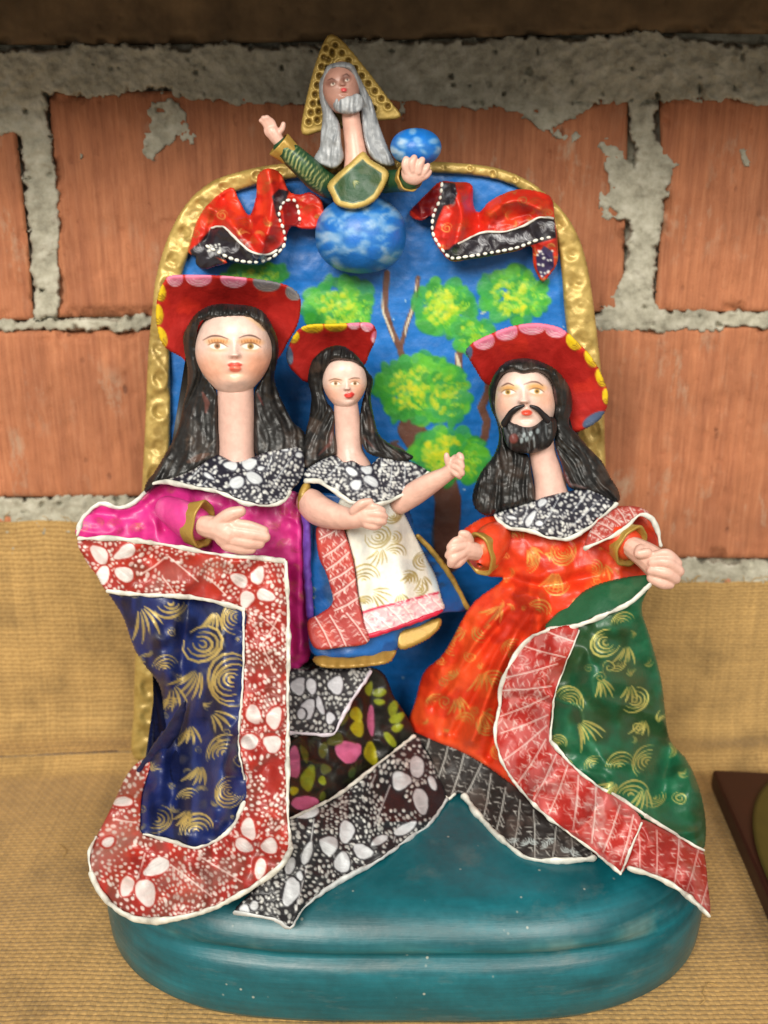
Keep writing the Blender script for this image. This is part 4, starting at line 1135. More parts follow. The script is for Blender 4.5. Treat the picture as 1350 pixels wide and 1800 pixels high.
# collar
collar(woman, [(270, 848), (289, 843), (312, 837), (343, 823), (373, 803), (386, 800), (414, 812), (445, 803), (470, 794), (496, 790), (522, 786), (533, 795), (535, 831), (524, 850), (509, 866), (500, 878), (478, 887), (437, 885), (417, 878), (383, 864), (331, 855)],
       [(275, 847, 452), (400, 808, 470), (520, 790, 455), (480, 885, 515), (400, 868, 525), (530, 830, 450), (330, 845, 485), (440, 840, 505)],
       [(404, 818, 12, 8, .2), (440, 814, 14, 10, -.3), (418, 847, 12, 11, -.5), (449, 841, 15, 9, .5), (459, 823, 6, 4, 0), (367, 837, 10, 4, .6), (525, 800, 6, 5, 0), (500, 790, 7, 3, 0)],
       [((358, 816), (330, 846)), ((480, 794), (468, 830)), ((515, 800), (480, 850)), ((382, 822), (352, 858))], [(270, 850), (289, 847), (331, 855), (383, 865), (417, 879), (437, 886), (478, 888), (502, 878), (510, 864)], 7, 7.6, 4.2)
# arm, cuff and hand
tube('sleeve', woman, [(296, 895, 455, 24), (316, 906, 480, 29), (332, 916, 496, 32), (340, 920, 502, 32)], 30, mat=M_PAINT, seg=32, cv=(lambda c: (c.wash(rgb(228, 92, 160), .45, 30, 3, .8), swirl(c, 335, 915, 18, 1, 4, 3, rgb(180, 110, 96), 2, .6, .5), c)[-1])(Paint([(260, 860), (400, 970)], rgb(214, 60, 140))))
cuff(woman, 334, 920, 500, 41, (.78, .10, .60), 32)
fused('hand', woman, [T([(362, 925, 530, 20), (385, 930, 545, 22), (400, 938, 552, 24)], 20), Bl((402, 938, 552), (28, 27, 20)), T([(405, 922, 556, 11), (435, 926, 562, 12), (463, 934, 560, 10)], 11), T([(405, 935, 560, 12), (438, 940, 566, 12), (466, 944, 562, 10)], 11), T([(402, 948, 558, 12), (432, 953, 564, 12), (456, 955, 560, 10)], 11), T([(398, 958, 554, 11), (424, 964, 558, 11), (442, 965, 556, 9)], 10), T([(382, 920, 550, 13), (404, 905, 562, 13), (423, 899, 564, 10)], 12)], None, M_HAND, 1.7, sm=5)

# navy cloak with its red lace border
Qw = tps([(135, 940, 470), (190, 945, 480), (300, 960, 505), (500, 985, 525), (350, 975, 518), (188, 1040, 478), (430, 1070, 530), (235, 1130, 465), (285, 1230, 470), (430, 1250, 580), (505, 1200, 575), (430, 1400, 665), (505, 1490, 748), (250, 1465, 640), (160, 1530, 640), (330, 1610, 805), (458, 1550, 780), (217, 1606, 755), (196, 1418, 570), (257, 1331, 480), (360, 1180, 560), (340, 1330, 570), (340, 1450, 660)])
Qw0 = Qw
Qw = lambda x, y: Qw0(x, y) + crumple(x, y, 32, 95, 12) + 7 * np.sin(x * .060 + y * .021) + 5 * np.sin(y * .052 - x * .018 + 1)
NAVY = rgb(18, 34, 92)
CL = [(186, 1030), (246, 1036), (314, 1040), (365, 1046), (436, 1064), (446, 1200), (445, 1300), (448, 1400), (430, 1440), (400, 1475), (348, 1500), (300, 1490), (248, 1478), (244, 1440), (246, 1400), (252, 1366), (262, 1332), (280, 1292), (287, 1250), (280, 1205), (256, 1172), (236, 1140), (215, 1082)]
cv = Paint(CL, NAVY); cv.wash(rgb(34, 58, 122), .57, 60, 5, .6, 1.4, .6); cv.wash(rgb(8, 14, 44), .54, 44, 6, .7, 1.5, .5)
cv.wash(rgb(104, 92, 84), .68, 40, 66, .5)
BG = rgb(214, 186, 108)
for (x, y, r, a, n, sp) in ((356, 1132, 34, .5, 4, 5.6), (408, 1195, 46, 3.4, 6, 4.2), (300, 1058, 30, 1.4, 4, 2.8), (418, 1085, 30, 3.2, 5, 3.0), (290, 1178, 26, 4.6, 5, 2.6), (404, 1392, 28, 2.6, 5, 4.6), (395, 1325, 34, 3.9, 5, 2.6), (276, 1440, 26, .4, 4, 4), (345, 1462, 32, 4.5, 5, 3.2), (330, 1405, 20, 4.4, 4, 2.8), (300, 1245, 20, 4, 4, 3), (330, 1300, 16, 4, 4, 3)):
    swirl(cv, x, y, r, a, n, sp, BG, r / n * .62, .95, 1)
for (x, y, r, a, n) in ((350, 1168, 62, 1.9, 6), (240, 1060, 70, 1.0, 5), (330, 1270, 40, 1.3, 4), (352, 1340, 44, 1.7, 5), (300, 1200, 50, 1.2, 4), (375, 1070, 40, 1.5, 5), (330, 1420, 34, 1.8, 4), (366, 1250, 50, .6, 4)):
    fan(cv, x, y, r, a, n, 1.0, BG, 5.4, .92)
scrolls(cv, 60, 6, 14, BG, .85, 1, 5, [(356, 1132, 34), (408, 1195, 42), (300, 1058, 26), (418, 1085, 26), (290, 1178, 24), (404, 1392, 26), (276, 1440, 24), (345, 1462, 28), (350, 1190, 24), (250, 1090, 24)])
cl = sheet('cloak', woman, CL, Qw, cv=cv, mat=M_PAINT, res=2.3, thick=90, rnd=8, folds=[([(392, 1120), (398, 1200), (392, 1320), (380, 1440)], 36, 20), ([(330, 1060), (325, 1180), (310, 1300), (300, 1420)], -42, 20), ([(270, 1100), (300, 1200), (318, 1260), (290, 1330)], 22, 18), ([(350, 1300), (345, 1480)], -14, 14), ([(270, 1380), (280, 1470)], -14, 12)], wob=4)
tag(cl, 'navy cloak painted with gold scrolls')
# the dark fold at the cloak's left
tube('cloak_fold', woman, [(324, 1236, 536, 5), (304, 1284, 520, 12), (272, 1326, 500, 12), (244, 1353, 496, 4)], 12, col=rgb(14, 22, 62), mat=M_PAINT, seg=18, jit=4, flat=.55)
BD = [(138, 948), (195, 946), (274, 955), (349, 969), (400, 977), (451, 980), (499, 986), (506, 1000), (506, 1200), (506, 1418), (512, 1494), (494, 1522), (458, 1550), (392, 1589), (327, 1611), (261, 1619), (217, 1606), (182, 1576), (160, 1536), (156, 1501), (169, 1471), (196, 1418), (226, 1357), (257, 1331), (264, 1345), (250, 1395), (247, 1440), (252, 1466), (305, 1480), (348, 1491), (401, 1462), (429, 1410), (432, 1375), (419, 1300), (427, 1200), (429, 1120), (428, 1072), (365, 1055), (314, 1048), (246, 1045), (190, 1040), (170, 1012), (150, 985)]
cv = Paint(BD, rgb(148, 34, 26)); cv.wash(rgb(118, 54, 44), .52, 40, 12, .75); cv.wash(rgb(178, 42, 26), .58, 34, 13, .7)
lace(cv, 10.0, 2.7, .92, 5, gap=.12, zone=44)
for (x, y) in ((216, 1470), (190, 1510), (300, 1540), (380, 1540), (330, 1570), (205, 1450), (225, 1390), (180, 1490), (370, 1000), (300, 1010)): cv.ell(x, y, 36, 18, -.5, rgb(176, 148, 140), .34, soft=20, rel=0)
for (a, b) in (((290, 980), (247, 1010)), ((296, 978), (348, 1022)), ((286, 1015), (308, 1045)), ((365, 1015), (396, 1045)), ((458, 1082), (490, 1110)), ((492, 1080), (455, 1140)), ((458, 1130), (480, 1180)), ((300, 1520), (372, 1576)), ((350, 1505), (425, 1550)), ((255, 1500), (235, 1560)), ((200, 1440), (240, 1446))):
    cv.stroke([a, ((a[0] + b[0]) / 2 + 2, (a[1] + b[1]) / 2 + 1), b], 2.8, rgb(226, 206, 200), .85, taper=False)
for (x, y, rx, ry, an) in ((174, 974, 20, 12, .8), (219, 971, 19, 12, -.45), (181, 1012, 12, 17, .2), (219, 1010, 17, 13, .7), (421, 1020, 17, 11, .5), (453, 1012, 11, 17, .15), (435, 1053, 12, 15, .1), (466, 1046, 16, 11, .5), (444, 1256, 13, 17, -.1), (483, 1262, 13, 20, .25), (439, 1304, 17, 13, -.25), (478, 1307, 16, 15, .5), (437, 1457, 14, 18, -.2), (430, 1487, 17, 11, .6), (474, 1487, 15, 14, 0), (458, 1527, 9, 20, .2), (272, 1526, 25, 13, -.5), (224, 1558, 12, 18, .3), (257, 1568, 18, 24, -.4), (216, 1409, 17, 9, -.2), (425, 1370, 9, 13, 0), (190, 1480, 12, 8, -.4)):
    cv.ell(x, y, rx + 3.5, ry + 3.5, an, rgb(160, 36, 27), .85, rel=0); cv.petal(x, y, rx, ry, an, rgb(228, 230, 228))
bd = sheet('cloak_border', woman, BD, lambda x, y: Qw(x, y) + 7, cv=cv, mat=M_PAINT, res=1.8, thick=30, rnd=5, wob=3)
tag(bd, 'red border dabbed with white dots and petals')
for pts, r in (([(140, 947), (195, 946), (274, 955), (349, 969), (400, 977), (451, 980), (499, 986)], 4.4), ([(502, 988), (507, 1100), (506, 1200), (506, 1330), (506, 1418), (511, 1492)], 4.4), ([(511, 1492), (494, 1522), (458, 1550), (392, 1589), (327, 1611), (261, 1619), (217, 1606), (182, 1576), (160, 1536)], 6.5), ([(190, 1040), (246, 1045), (314, 1048), (365, 1055), (428, 1071)], 5), ([(252, 1466), (305, 1480), (348, 1490), (401, 1462), (429, 1410)], 4), ([(428, 1075), (427, 1200), (419, 1300), (430, 1370)], 2.2), ([(160, 1536), (156, 1501), (169, 1471)], 3)):
    pipe(woman, pts, lambda x, y: Qw(x, y) + 8, r, 0)

# black skirt with flowers
FS = [(498, 1178), (600, 1172), (668, 1178), (692, 1223), (711, 1252), (728, 1294), (690, 1336), (610, 1400), (559, 1428), (500, 1448)]
cv = Paint(FS, rgb(22, 22, 19)); cv.wash(rgb(42, 44, 32), .58, 30, 4, .5)
YG = rgb(150, 164, 36); YL = rgb(190, 182, 28); PK = rgb(224, 112, 160)
for (x, y, rx, ry, an, c) in ((625, 1256, 11, 13, 0, YL), (627, 1280, 12, 15, 0, YL), (651, 1266, 7, 25, 0, PK), (613, 1321, 24, 19, -.35, PK), (515, 1340, 13, 28, 0, PK), (536, 1412, 22, 15, -.1, PK), (652, 1325, 12, 20, -.2, YL), (541, 1368, 12, 24, .2, YG), (516, 1390, 8, 8, 0, YL), (669, 1217, 12, 8, -.2, YG), (649, 1211, 6, 14, .15, YG), (668, 1234, 10, 6, 0, YG), (690, 1245, 9, 14, .3, YG), (699, 1262, 15, 8, -.6, YG), (700, 1279, 11, 7, -.3, YG), (686, 1300, 16, 7, .9, YG), (604, 1262, 8, 14, .4, rgb(110, 112, 40)), (567, 1318, 8, 14, .3, rgb(96, 100, 36)), (572, 1352, 10, 9, 0, rgb(100, 108, 44)), (566, 1372, 7, 8, 0, YG), (618, 1358, 6, 10, .3, rgb(72, 96, 50)), (536, 1325, 6, 16, -.3, rgb(104, 106, 34)), (567, 1400, 5, 10, .3, rgb(104, 116, 40)), (590, 1300, 16, 10, -.4, rgb(96, 98, 34))):
    cv.petal(x, y, rx, ry, an, c)
for k in range(7): fan(cv, 575 + R.uniform(-40, 60), 1350 + R.uniform(-60, 20), 20, R.uniform(0, 6), 4, 1.6, rgb(70, 84, 40), 4, .5, 0)
qs0 = tps([(505, 1180, 425), (669, 1180, 372), (725, 1292, 345), (505, 1440, 660), (560, 1300, 480), (505, 1300, 530), (620, 1380, 480), (692, 1225, 365)])
qs = lambda x, y: qs0(x, y) + crumple(x, y, 14, 60, 33)
sk = sheet('skirt', woman, FS, qs, cv=cv, mat=M_PAINT, res=2.2, thick=110, rnd=6, wob=4, folds=[([(610, 1200), (600, 1390)], 14, 20), ([(650, 1200), (655, 1340)], -10, 12)])
tag(sk, 'black skirt painted with pink and green petals')
# lace tail hanging from the blouse
qt = tps([(505, 1180, 470), (650, 1178, 425), (582, 1291, 530), (508, 1290, 560)])
TL = [(503, 1186), (540, 1176), (600, 1176), (652, 1174), (640, 1200), (623, 1225), (594, 1275), (584, 1291), (545, 1290), (506, 1288)]
cv = Paint(TL, rgb(30, 28, 34)); lace(cv, 9.6, 2.7, .9, 15, zone=36)
for (x, y, rx, ry, an) in ((525, 1206, 13, 16, .2), (547, 1206, 9, 14, -.3), (589, 1204, 13, 16, .1), (540, 1246, 13, 17, .3), (563, 1240, 6, 16, -.3), (530, 1255, 8, 9, 0), (582, 1262, 8, 10, 0)): cv.ell(x, y, rx + 3, ry + 3, an, rgb(30, 28, 34), .9, rel=0); cv.petal(x, y, rx, ry, an, rgb(218, 220, 228))
sheet('lace_tail', woman, TL, qt, cv=cv, mat=M_PAINT, res=1.8, thick=20, rnd=5)
pipe(woman, [(507, 1288), (545, 1290), (583, 1291), (594, 1275), (623, 1224), (640, 1200), (651, 1180)], qt, 4, 0, col=rgb(222, 214, 226))
# lace hem spreading over the base
LH = [(728, 1294), (752, 1325), (772, 1365), (785, 1406), (757, 1446), (723, 1471), (669, 1510), (608, 1543), (564, 1571), (530, 1600), (508, 1632), (482, 1616), (414, 1604), (440, 1570), (490, 1520), (506, 1480), (505, 1440), (559, 1417), (603, 1391), (672, 1337)]
ql0 = tps([(728, 1295, 355), (672, 1338, 440), (603, 1392, 540), (511, 1438, 680), (784, 1407, 488), (723, 1471, 598), (608, 1543, 706), (508, 1632, 812), (414, 1602, 795), (560, 1500, 690), (660, 1430, 590)])
cv = Paint(LH, rgb(28, 28, 32)); lace(cv, 9.8, 2.7, .9, 25, zone=42, gap=.12)
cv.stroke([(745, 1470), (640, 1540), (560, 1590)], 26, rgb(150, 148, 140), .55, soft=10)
for (a, b) in (((686, 1380), (658, 1452)), ((660, 1362), (650, 1386)), ((700, 1450), (692, 1480)), ((552, 1440), (545, 1490)), ((545, 1500), (520, 1600)), ((540, 1500), (515, 1560))): cv.stroke([a, ((a[0] + b[0]) / 2, (a[1] + b[1]) / 2), b], 2.6, rgb(196, 196, 196), .8, taper=False)
for (x, y, rx, ry, an) in ((735, 1348, 12, 20, -.05), (705, 1372, 17, 16, 0), (740, 1408, 13, 23, -.25), (761, 1376, 6, 14, -.4), (610, 1462, 13, 20, .1), (577, 1485, 18, 15, .5), (639, 1497, 18, 12, .15), (601, 1516, 14, 18, 0), (540, 1500, 9, 20, .3), (511, 1566, 14, 26, .3), (430, 1600, 10, 10, 0), (447, 1592, 8, 8, 0), (527, 1539, 6, 8, 0), (510, 1522, 9, 14, .3), (540, 1430, 22, 8, -.3), (665, 1478, 16, 7, -.5), (715, 1455, 22, 8, -.6)):
    cv.ell(x, y, rx + 3, ry + 3, an, rgb(30, 29, 33), .9, rel=0); cv.petal(x, y, rx, ry, an, rgb(214, 218, 222))
ql = lambda x, y: ql0(x, y) + crumple(x, y, 10, 70, 43)
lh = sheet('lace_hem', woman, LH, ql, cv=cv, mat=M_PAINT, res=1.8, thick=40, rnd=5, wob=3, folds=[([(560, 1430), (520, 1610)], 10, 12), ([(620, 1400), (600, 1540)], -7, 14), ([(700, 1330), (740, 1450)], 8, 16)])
tag(lh, 'black hem dabbed with white dots and petals')
pipe(woman, [(728, 1294), (672, 1337), (603, 1391), (559, 1417), (511, 1438)], ql, 4, 3)
pipe(woman, [(786, 1404), (757, 1446), (723, 1471), (669, 1510), (608, 1543), (564, 1571), (530, 1600), (509, 1632), (482, 1616), (414, 1604)], ql, 4.5, 0, col=rgb(200, 204, 204))

# ------------------------------------------------------------------ child between the two
qd = tps([(560, 890, 420), (700, 890, 420), (640, 960, 450), (545, 1090, 455), (640, 1120, 490), (777, 1075, 440), (822, 1070, 372), (735, 945, 390), (600, 1150, 495), (690, 1143, 480)])
DR = [(538, 880), (600, 868), (700, 872), (721, 900), (735, 943), (770, 980), (800, 1030), (825, 1071), (778, 1078), (740, 1100), (705, 1112), (694, 1146), (620, 1156), (552, 1152), (541, 1095), (538, 1000)]
cv = Paint(DR, rgb(14, 92, 166)); cv.wash(rgb(70, 90, 120), .55, 50, 3, .6, 1, .6); cv.wash(rgb(10, 60, 120), .58, 36, 7, .6)
for k in range(4): swirl(cv, 548, 1036 + k * 11, 5, 1.5 * k, 2, 4, GOLD, 2, .8, 1)
for k in range(5): swirl(cv, 745 + k * 9, 960 + k * 18, 10, 4, 3, 3, rgb(40, 60, 90), 2.4, .7, 0)
child = sheet('child_figure', sculpt, DR, qd, cv=cv, mat=M_PAINT, res=2.6, thick=110, rnd=6, wob=3)
tag(child, 'child figure in a white apron and blue dress with one arm raised')
tube('dress_edge', child, [(735, 943, 395), (757, 966, 392), (790, 1010, 386), (822, 1068, 378)], 5, col=rgb(180, 148, 72), gold=1, mat=M_GOLD, jit=2)
tube('cloak_edge', child, [(531, 880, 452), (540, 930, 458), (540, 1000, 455), (545, 1080, 462)], 7, col=rgb(106, 66, 166), mat=M_PAINT, jit=3)
# apron
AP = [(596, 880), (650, 880), (698, 880), (712, 905), (730, 942), (752, 985), (766, 1012), (776, 1050), (778, 1074), (720, 1096), (647, 1121), (636, 1075), (630, 1050), (624, 1000), (612, 950)]
qa = lambda x, y: qd(x, y) + 22
cv = Paint(AP, rgb(226, 224, 212)); cv.wash(rgb(196, 200, 200), .55, 40, 4, .5)
for k in range(12): cv.ell(740 + k * 3, 930 + k * 10, 14, 8, 1, rgb(126, 168, 200), .25, soft=10, rel=0)
AG = rgb(176, 158, 98)
for (x, y, r, a, n, sp) in ((664, 943, 22, .5, 4, 5.6), (640, 1022, 30, 4.6, 5, 2.8), (610, 935, 14, 4, 4, 3.5), (693, 975, 20, 5, 4, 2.6), (690, 905, 16, 1, 4, 3.5), (745, 985, 18, 3, 4, 3.4), (715, 1020, 18, 5.5, 4, 2.8), (640, 1062, 15, 4.6, 4, 3), (735, 1035, 14, .5, 3, 3), (690, 945, 14, .2, 3, 3.5)): swirl(cv, x, y, r, a, n, sp, AG, 3.0, .95, .7)
for (x, y, r, a, n) in ((668, 960, 36, 1.6, 5), (648, 1040, 40, .3, 5), (700, 1040, 30, 1.2, 5), (725, 1000, 30, 1.6, 5), (625, 975, 24, 2.4, 4), (740, 1010, 30, 1.2, 4)): fan(cv, x, y, r, a, n, 1.2, AG, 3.4, .9, .7)
cv.poly([(636, 1076), (660, 1068), (710, 1056), (768, 1042), (790, 1090), (640, 1130)], rgb(226, 178, 184)); cv.stroke([(636, 1077), (660, 1069), (710, 1057), (770, 1042)], 4, rgb(198, 40, 72), .95, taper=False)
leafband(cv, [(640, 1102), (700, 1080), (776, 1056)], 20, 4, WHITE, .9, 24)
for _ in range(26): x = R.uniform(648, 770); y = 1092 - (x - 648) * .32 + R.uniform(-14, 14); cv.stroke([(x, y), (x + R.uniform(-8, 8), y + R.uniform(-10, 10))], 2, rgb(200, 70, 96), .6)
sheet('apron', child, AP, qa, cv=cv, mat=M_PAINT, res=1.9, thick=26, rnd=5, folds=[([(690, 900), (715, 1060)], 10, 16), ([(650, 930), (660, 1080)], -8, 14)])
pipe(child, [(645, 1120), (720, 1096), (778, 1074)], qa, 4, 0, col=rgb(200, 34, 66))
# red scarf ends
SC = [(556, 928), (575, 918), (596, 912), (610, 945), (621, 985), (626, 1020), (632, 1060), (640, 1095), (648, 1129), (600, 1138), (553, 1139), (540, 1094), (560, 1080), (584, 1060), (580, 1030), (572, 1005), (560, 978)]
qb = lambda x, y: qd(x, y) + 30
cv = Paint(SC, rgb(164, 52, 48)); cv.wash(rgb(186, 64, 52), .5, 30, 3, .7)
leafband(cv, [(580, 925), (592, 980), (604, 1030), (612, 1080)], 24, 3, WHITE, .85, 26); leafband(cv, [(556, 1112), (600, 1108), (642, 1100)], 30, 9, WHITE, .75, 30)
sheet('scarf', child, SC, qb, cv=cv, mat=M_PAINT, res=1.8, thick=24, rnd=5)
cv = Paint([(540, 1130), (700, 1190)], rgb(166, 130, 62)); cv.g[:] = 1
sheet('gold_hem', child, [(549, 1158), (565, 1152), (620, 1154), (692, 1140), (692, 1156), (682, 1166), (645, 1172), (600, 1175), (562, 1172)], [(550, 1160, 500), (690, 1150, 490), (620, 1170, 510)], cv=cv, mat=M_GOLD, res=2.5, thick=60, rnd=6, extra=lambda X, Y, d: 3 * np.sin(X * .18))
sheet('gold_foot', child, [(697, 1112), (735, 1098), (773, 1086), (772, 1106), (745, 1128), (704, 1142)], [(697, 1112, 470), (773, 1088, 455), (704, 1142, 485)], col=rgb(172, 138, 66), mat=M_GOLD, res=2.5, thick=70, rnd=8, gold=1)
# neck, head, hair, hat
loft('neck', child, [(704, 608, 20, 424, 19), (722, 609, 22, 424, 20), (760, 612, 23, 426, 21), (790, 613, 25, 430, 23), (812, 618, 32, 434, 28), (824, 620, 36, 436, 30)], n=48, step=3, col=rgb(214, 174, 160), mat=M_SKIN)
cv = Paint([(560, 615), (660, 725)], SKIN)
cv.ell(583, 694, 16, 14, .3, rgb(238, 168, 138), .55, soft=16, rel=0); cv.ell(632, 690, 12, 14, -.3, rgb(238, 164, 132), .6, soft=14, rel=0)
eye(cv, 590, 674, 8, 3.4, 0, rgb(160, 120, 84), False, rgb(226, 176, 140), [(578, 669), (588, 666), (601, 668)], .6); eye(cv, 624, 674, 7.5, 3.2, 0, rgb(150, 110, 70), False, rgb(226, 170, 136), [(613, 667), (622, 664.5), (632, 665)], .6)
cv.poly(smooth([(605, 694), (611, 690), (614, 691), (618, 689), (623, 693), (618, 699), (612, 701), (607, 698)], True, 2), rgb(206, 54, 50)); cv.ell(614, 696.5, 6, 3.2, -.1, rgb(226, 70, 62))
cv.ell(607, 686, 1.4, 1, 0, rgb(176, 120, 104), .7); cv.ell(612, 686, 1.4, 1, 0, rgb(176, 120, 104), .7)
cv.mottle(.035, 12, 5)
head(child, 606, 622, 718, 39, 424, 38, dict(nose=(610, 683, .6), lips=(614, 695), eyes=[(590, 674), (624, 674)]), cv)
HC = [(541, 669), (546, 640), (558, 622), (580, 609), (603, 608), (622, 620), (637, 637), (646, 652), (656, 667), (652, 698), (657, 731), (666, 762), (684, 779), (710, 792), (727, 804), (706, 813), (672, 806), (645, 795), (633, 770), (631, 743), (636, 709), (643, 681), (640, 653), (626, 638), (603, 632), (581, 635), (573, 653), (568, 681), (575, 706), (587, 724), (588, 760), (590, 798), (562, 810), (538, 824), (528, 800), (537, 760), (546, 723), (547, 695)]
def flow_c(x, y):
    s = -1 if x < 608 else 1; k = np.clip((y - 720) / 90, 0, 1) * .7; n = math.hypot(k, 1); return s * k / n, 1 / n
cv = Paint(HC, rgb(20, 19, 19)); cv.wash(rgb(76, 58, 48), .58, 24, 3, .6)
hair_paint(cv, flow_c, 240, GREYS, (1.2, 3), (15, 42), .45); cv.stroke([(588, 740), (580, 780), (560, 800)], 6, rgb(130, 60, 54), .45); cv.stroke([(640, 770), (660, 790)], 5, rgb(120, 66, 60), .45); cv.stroke([(583, 634), (603, 632), (624, 637)], 2.5, rgb(134, 62, 66), .6)
fxc = lambda X, Y: (np.abs(X - 608) / (1 + np.clip((Y - 720) / 110, 0, 1.2)) * 1.5, Y)
sheet('hair', child, HC, [(605, 612, 450), (605, 632, 468), (576, 642, 454), (634, 644, 454), (560, 660, 426), (652, 670, 426), (575, 720, 430), (640, 730, 430), (540, 810, 442), (588, 800, 462), (650, 795, 462), (720, 803, 440), (550, 740, 420), (660, 750, 424)], cv=cv, mat=M_HAIR, res=1.9, thick=55, rnd=10, extra=strands(fxc, 5, 5.5, 8), wob=3)
brim(child, [(503, 624), (507, 608), (515, 591), (527, 577), (546, 570), (588, 569), (625, 567), (652, 568), (662, 582), (659, 602), (649, 622), (640, 642), (600, 660), (560, 668), (538, 672), (521, 659), (507, 642)],
     [(600, 640, 340), (588, 570, 405), (527, 578, 395), (655, 572, 400), (505, 625, 376), (660, 600, 384), (535, 668, 360), (642, 640, 360), (585, 600, 362), (540, 620, 356)],
     [(548, 577, 19, 11, .1, 'y'), (590, 576, 18, 10, 0, 'y'), (622, 573, 10, 8, .2, 'p'), (645, 577, 10, 10, .6, 'p'), (657, 592, 6, 10, .2, 'p'), (519, 594, 8, 10, .5, 'y'), (512, 624, 7, 16, -.2, 'b')], seed=12)
collar(child, [(537, 828), (560, 811), (588, 800), (604, 812), (619, 809), (635, 818), (648, 818), (659, 811), (670, 803), (700, 808), (727, 813), (752, 830), (734, 852), (703, 872), (670, 886), (646, 884), (617, 882), (588, 862), (560, 846), (536, 848)],
       [(540, 835, 452), (588, 805, 462), (660, 812, 462), (745, 832, 440), (670, 882, 492), (600, 860, 490), (640, 850, 496)],
       [(618, 829, 11, 7, .4), (645, 826, 10, 8, .3), (626, 852, 11, 9, -.7), (653, 846, 14, 8, .5)], [((600, 812), (575, 838)), ((671, 803), (668, 840)), ((690, 806), (684, 868)), ((712, 812), (710, 858)), ((546, 822), (566, 812))], [(538, 846), (560, 846), (588, 863), (617, 882), (646, 885), (670, 886), (703, 872), (734, 853), (753, 831)], 17, 7.0, 4.6)
tube('sleeve_band', child, [(538, 856, 452), (532, 872, 462), (531, 890, 464)], 8, col=rgb(176, 142, 66), gold=1, mat=M_GOLD, jit=1)
fused('arm', child, [T([(546, 884, 452, 26), (562, 898, 478, 27), (590, 908, 505, 23), (622, 912, 530, 18), (640, 908, 540, 17)], 20, 24), Bl((648, 908, 542), (22, 22, 17)), T([(640, 894, 546, 8), (658, 892, 552, 8), (672, 898, 548, 7)], 8), T([(648, 904, 552, 8), (666, 904, 556, 8), (676, 908, 550, 7)], 8), T([(648, 914, 552, 8), (664, 916, 555, 8), (674, 917, 550, 7)], 8), T([(645, 922, 549, 8), (658, 925, 551, 8), (666, 924, 547, 6)], 8), T([(622, 898, 545, 9), (636, 886, 553, 9), (650, 882, 552, 7)], 9)], None, M_HAND, 1.7, sm=4)
fused('arm', child, [T([(704, 886, 452, 18), (728, 868, 462, 21), (756, 850, 476, 19), (784, 834, 490, 14), (796, 824, 496, 14)], 18, 24), Bl((802, 818, 498), (15, 20, 14), ang=.1), T([(804, 808, 506, 6), (808, 800, 510, 6.5), (811, 806, 516, 6)], 6), T([(800, 812, 508, 6), (808, 812, 514, 7), (812, 820, 516, 6)], 6), T([(798, 820, 508, 6), (808, 824, 514, 7), (812, 832, 512, 6)], 6), T([(796, 828, 506, 6), (804, 834, 511, 6), (808, 838, 507, 5)], 5), T([(790, 820, 500, 6), (786, 808, 503, 6), (785, 800, 503, 5)], 5.5)], None, M_HAND, 1.5, sm=4)

# ------------------------------------------------------------------ bearded man in orange
ORG = rgb(214, 56, 20)
MO = [(862, 906), (930, 900), (1010, 900), (1080, 890), (1130, 895), (1152, 925), (1158, 958), (1140, 1000), (1145, 1022), (1100, 1060), (1040, 1140), (1010, 1280), (960, 1400), (925, 1395), (890, 1372), (855, 1347), (811, 1322), (759, 1302), (724, 1288), (718, 1268), (730, 1233), (745, 1182), (781, 1146), (829, 1063), (884, 1018), (852, 1010), (828, 962), (806, 942), (830, 920)]
qm0 = tps([(862, 910, 430), (960, 930, 450), (1080, 900, 440), (1150, 950, 440), (960, 1010, 500), (886, 1015, 450), (830, 1065, 420), (781, 1146, 395), (745, 1185, 355), (719, 1268, 325), (811, 1321, 430), (900, 1378, 515), (870, 1200, 475), (960, 1150, 510), (820, 1240, 430), (815, 945, 440), (850, 1000, 440), (1000, 1300, 540), (1100, 1040, 500)])
cv = Paint(MO, ORG); cv.wash(rgb(232, 84, 34), .5, 46, 3, .7); cv.wash(rgb(170, 30, 12), .57, 34, 9, .6)
OG = rgb(226, 178, 88)
for (x, y, r, a, n, sp) in ((990, 970, 24, 1.5, 5, 5), (925, 985, 24, .2, 5, 2.8), (900, 945, 20, 5, 4, 3), (860, 975, 12, 3, 4, 3.5), (800, 1130, 22, 3.4, 5, 3.4), (850, 1110, 20, 2.6, 4, 2.6), (865, 1205, 26, 5, 5, 2.6), (765, 1235, 16, 4, 4, 3), (858, 1270, 22, 2, 5, 3), (945, 1075, 22, 5.2, 4, 2.8), (980, 1020, 26, 1.5, 5, 2.6), (1080, 960, 16, 1, 4, 3), (1040, 1000, 18, 0, 4, 3), (790, 1180, 16, 1, 4, 3), (815, 1270, 18, 5, 4, 3), (880, 1320, 16, 3, 4, 3), (900, 1140, 18, 4, 4, 3)): swirl(cv, x, y, r, a, n, sp, OG, r / n * .55, .9, 1)
for (x, y, r, a, n) in ((975, 1000, 44, 1.6, 6), (880, 1060, 40, 2.0, 5), (845, 1175, 44, 1.4, 5), (800, 1220, 40, 1.2, 5), (840, 1250, 40, .8, 5), (925, 960, 34, .8, 5), (1060, 990, 30, 1.2, 4), (820, 1100, 34, 2.4, 4)): fan(cv, x, y, r, a, n, 1.1, OG, 4.2, .8)
scrolls(cv, 90, 6, 13, OG, .85, 1, 8, [(990, 970, 22), (925, 985, 22), (800, 1130, 20), (865, 1205, 24), (980, 1020, 22)])
qm = lambda x, y: qm0(x, y) + crumple(x, y, 12, 80, 6)
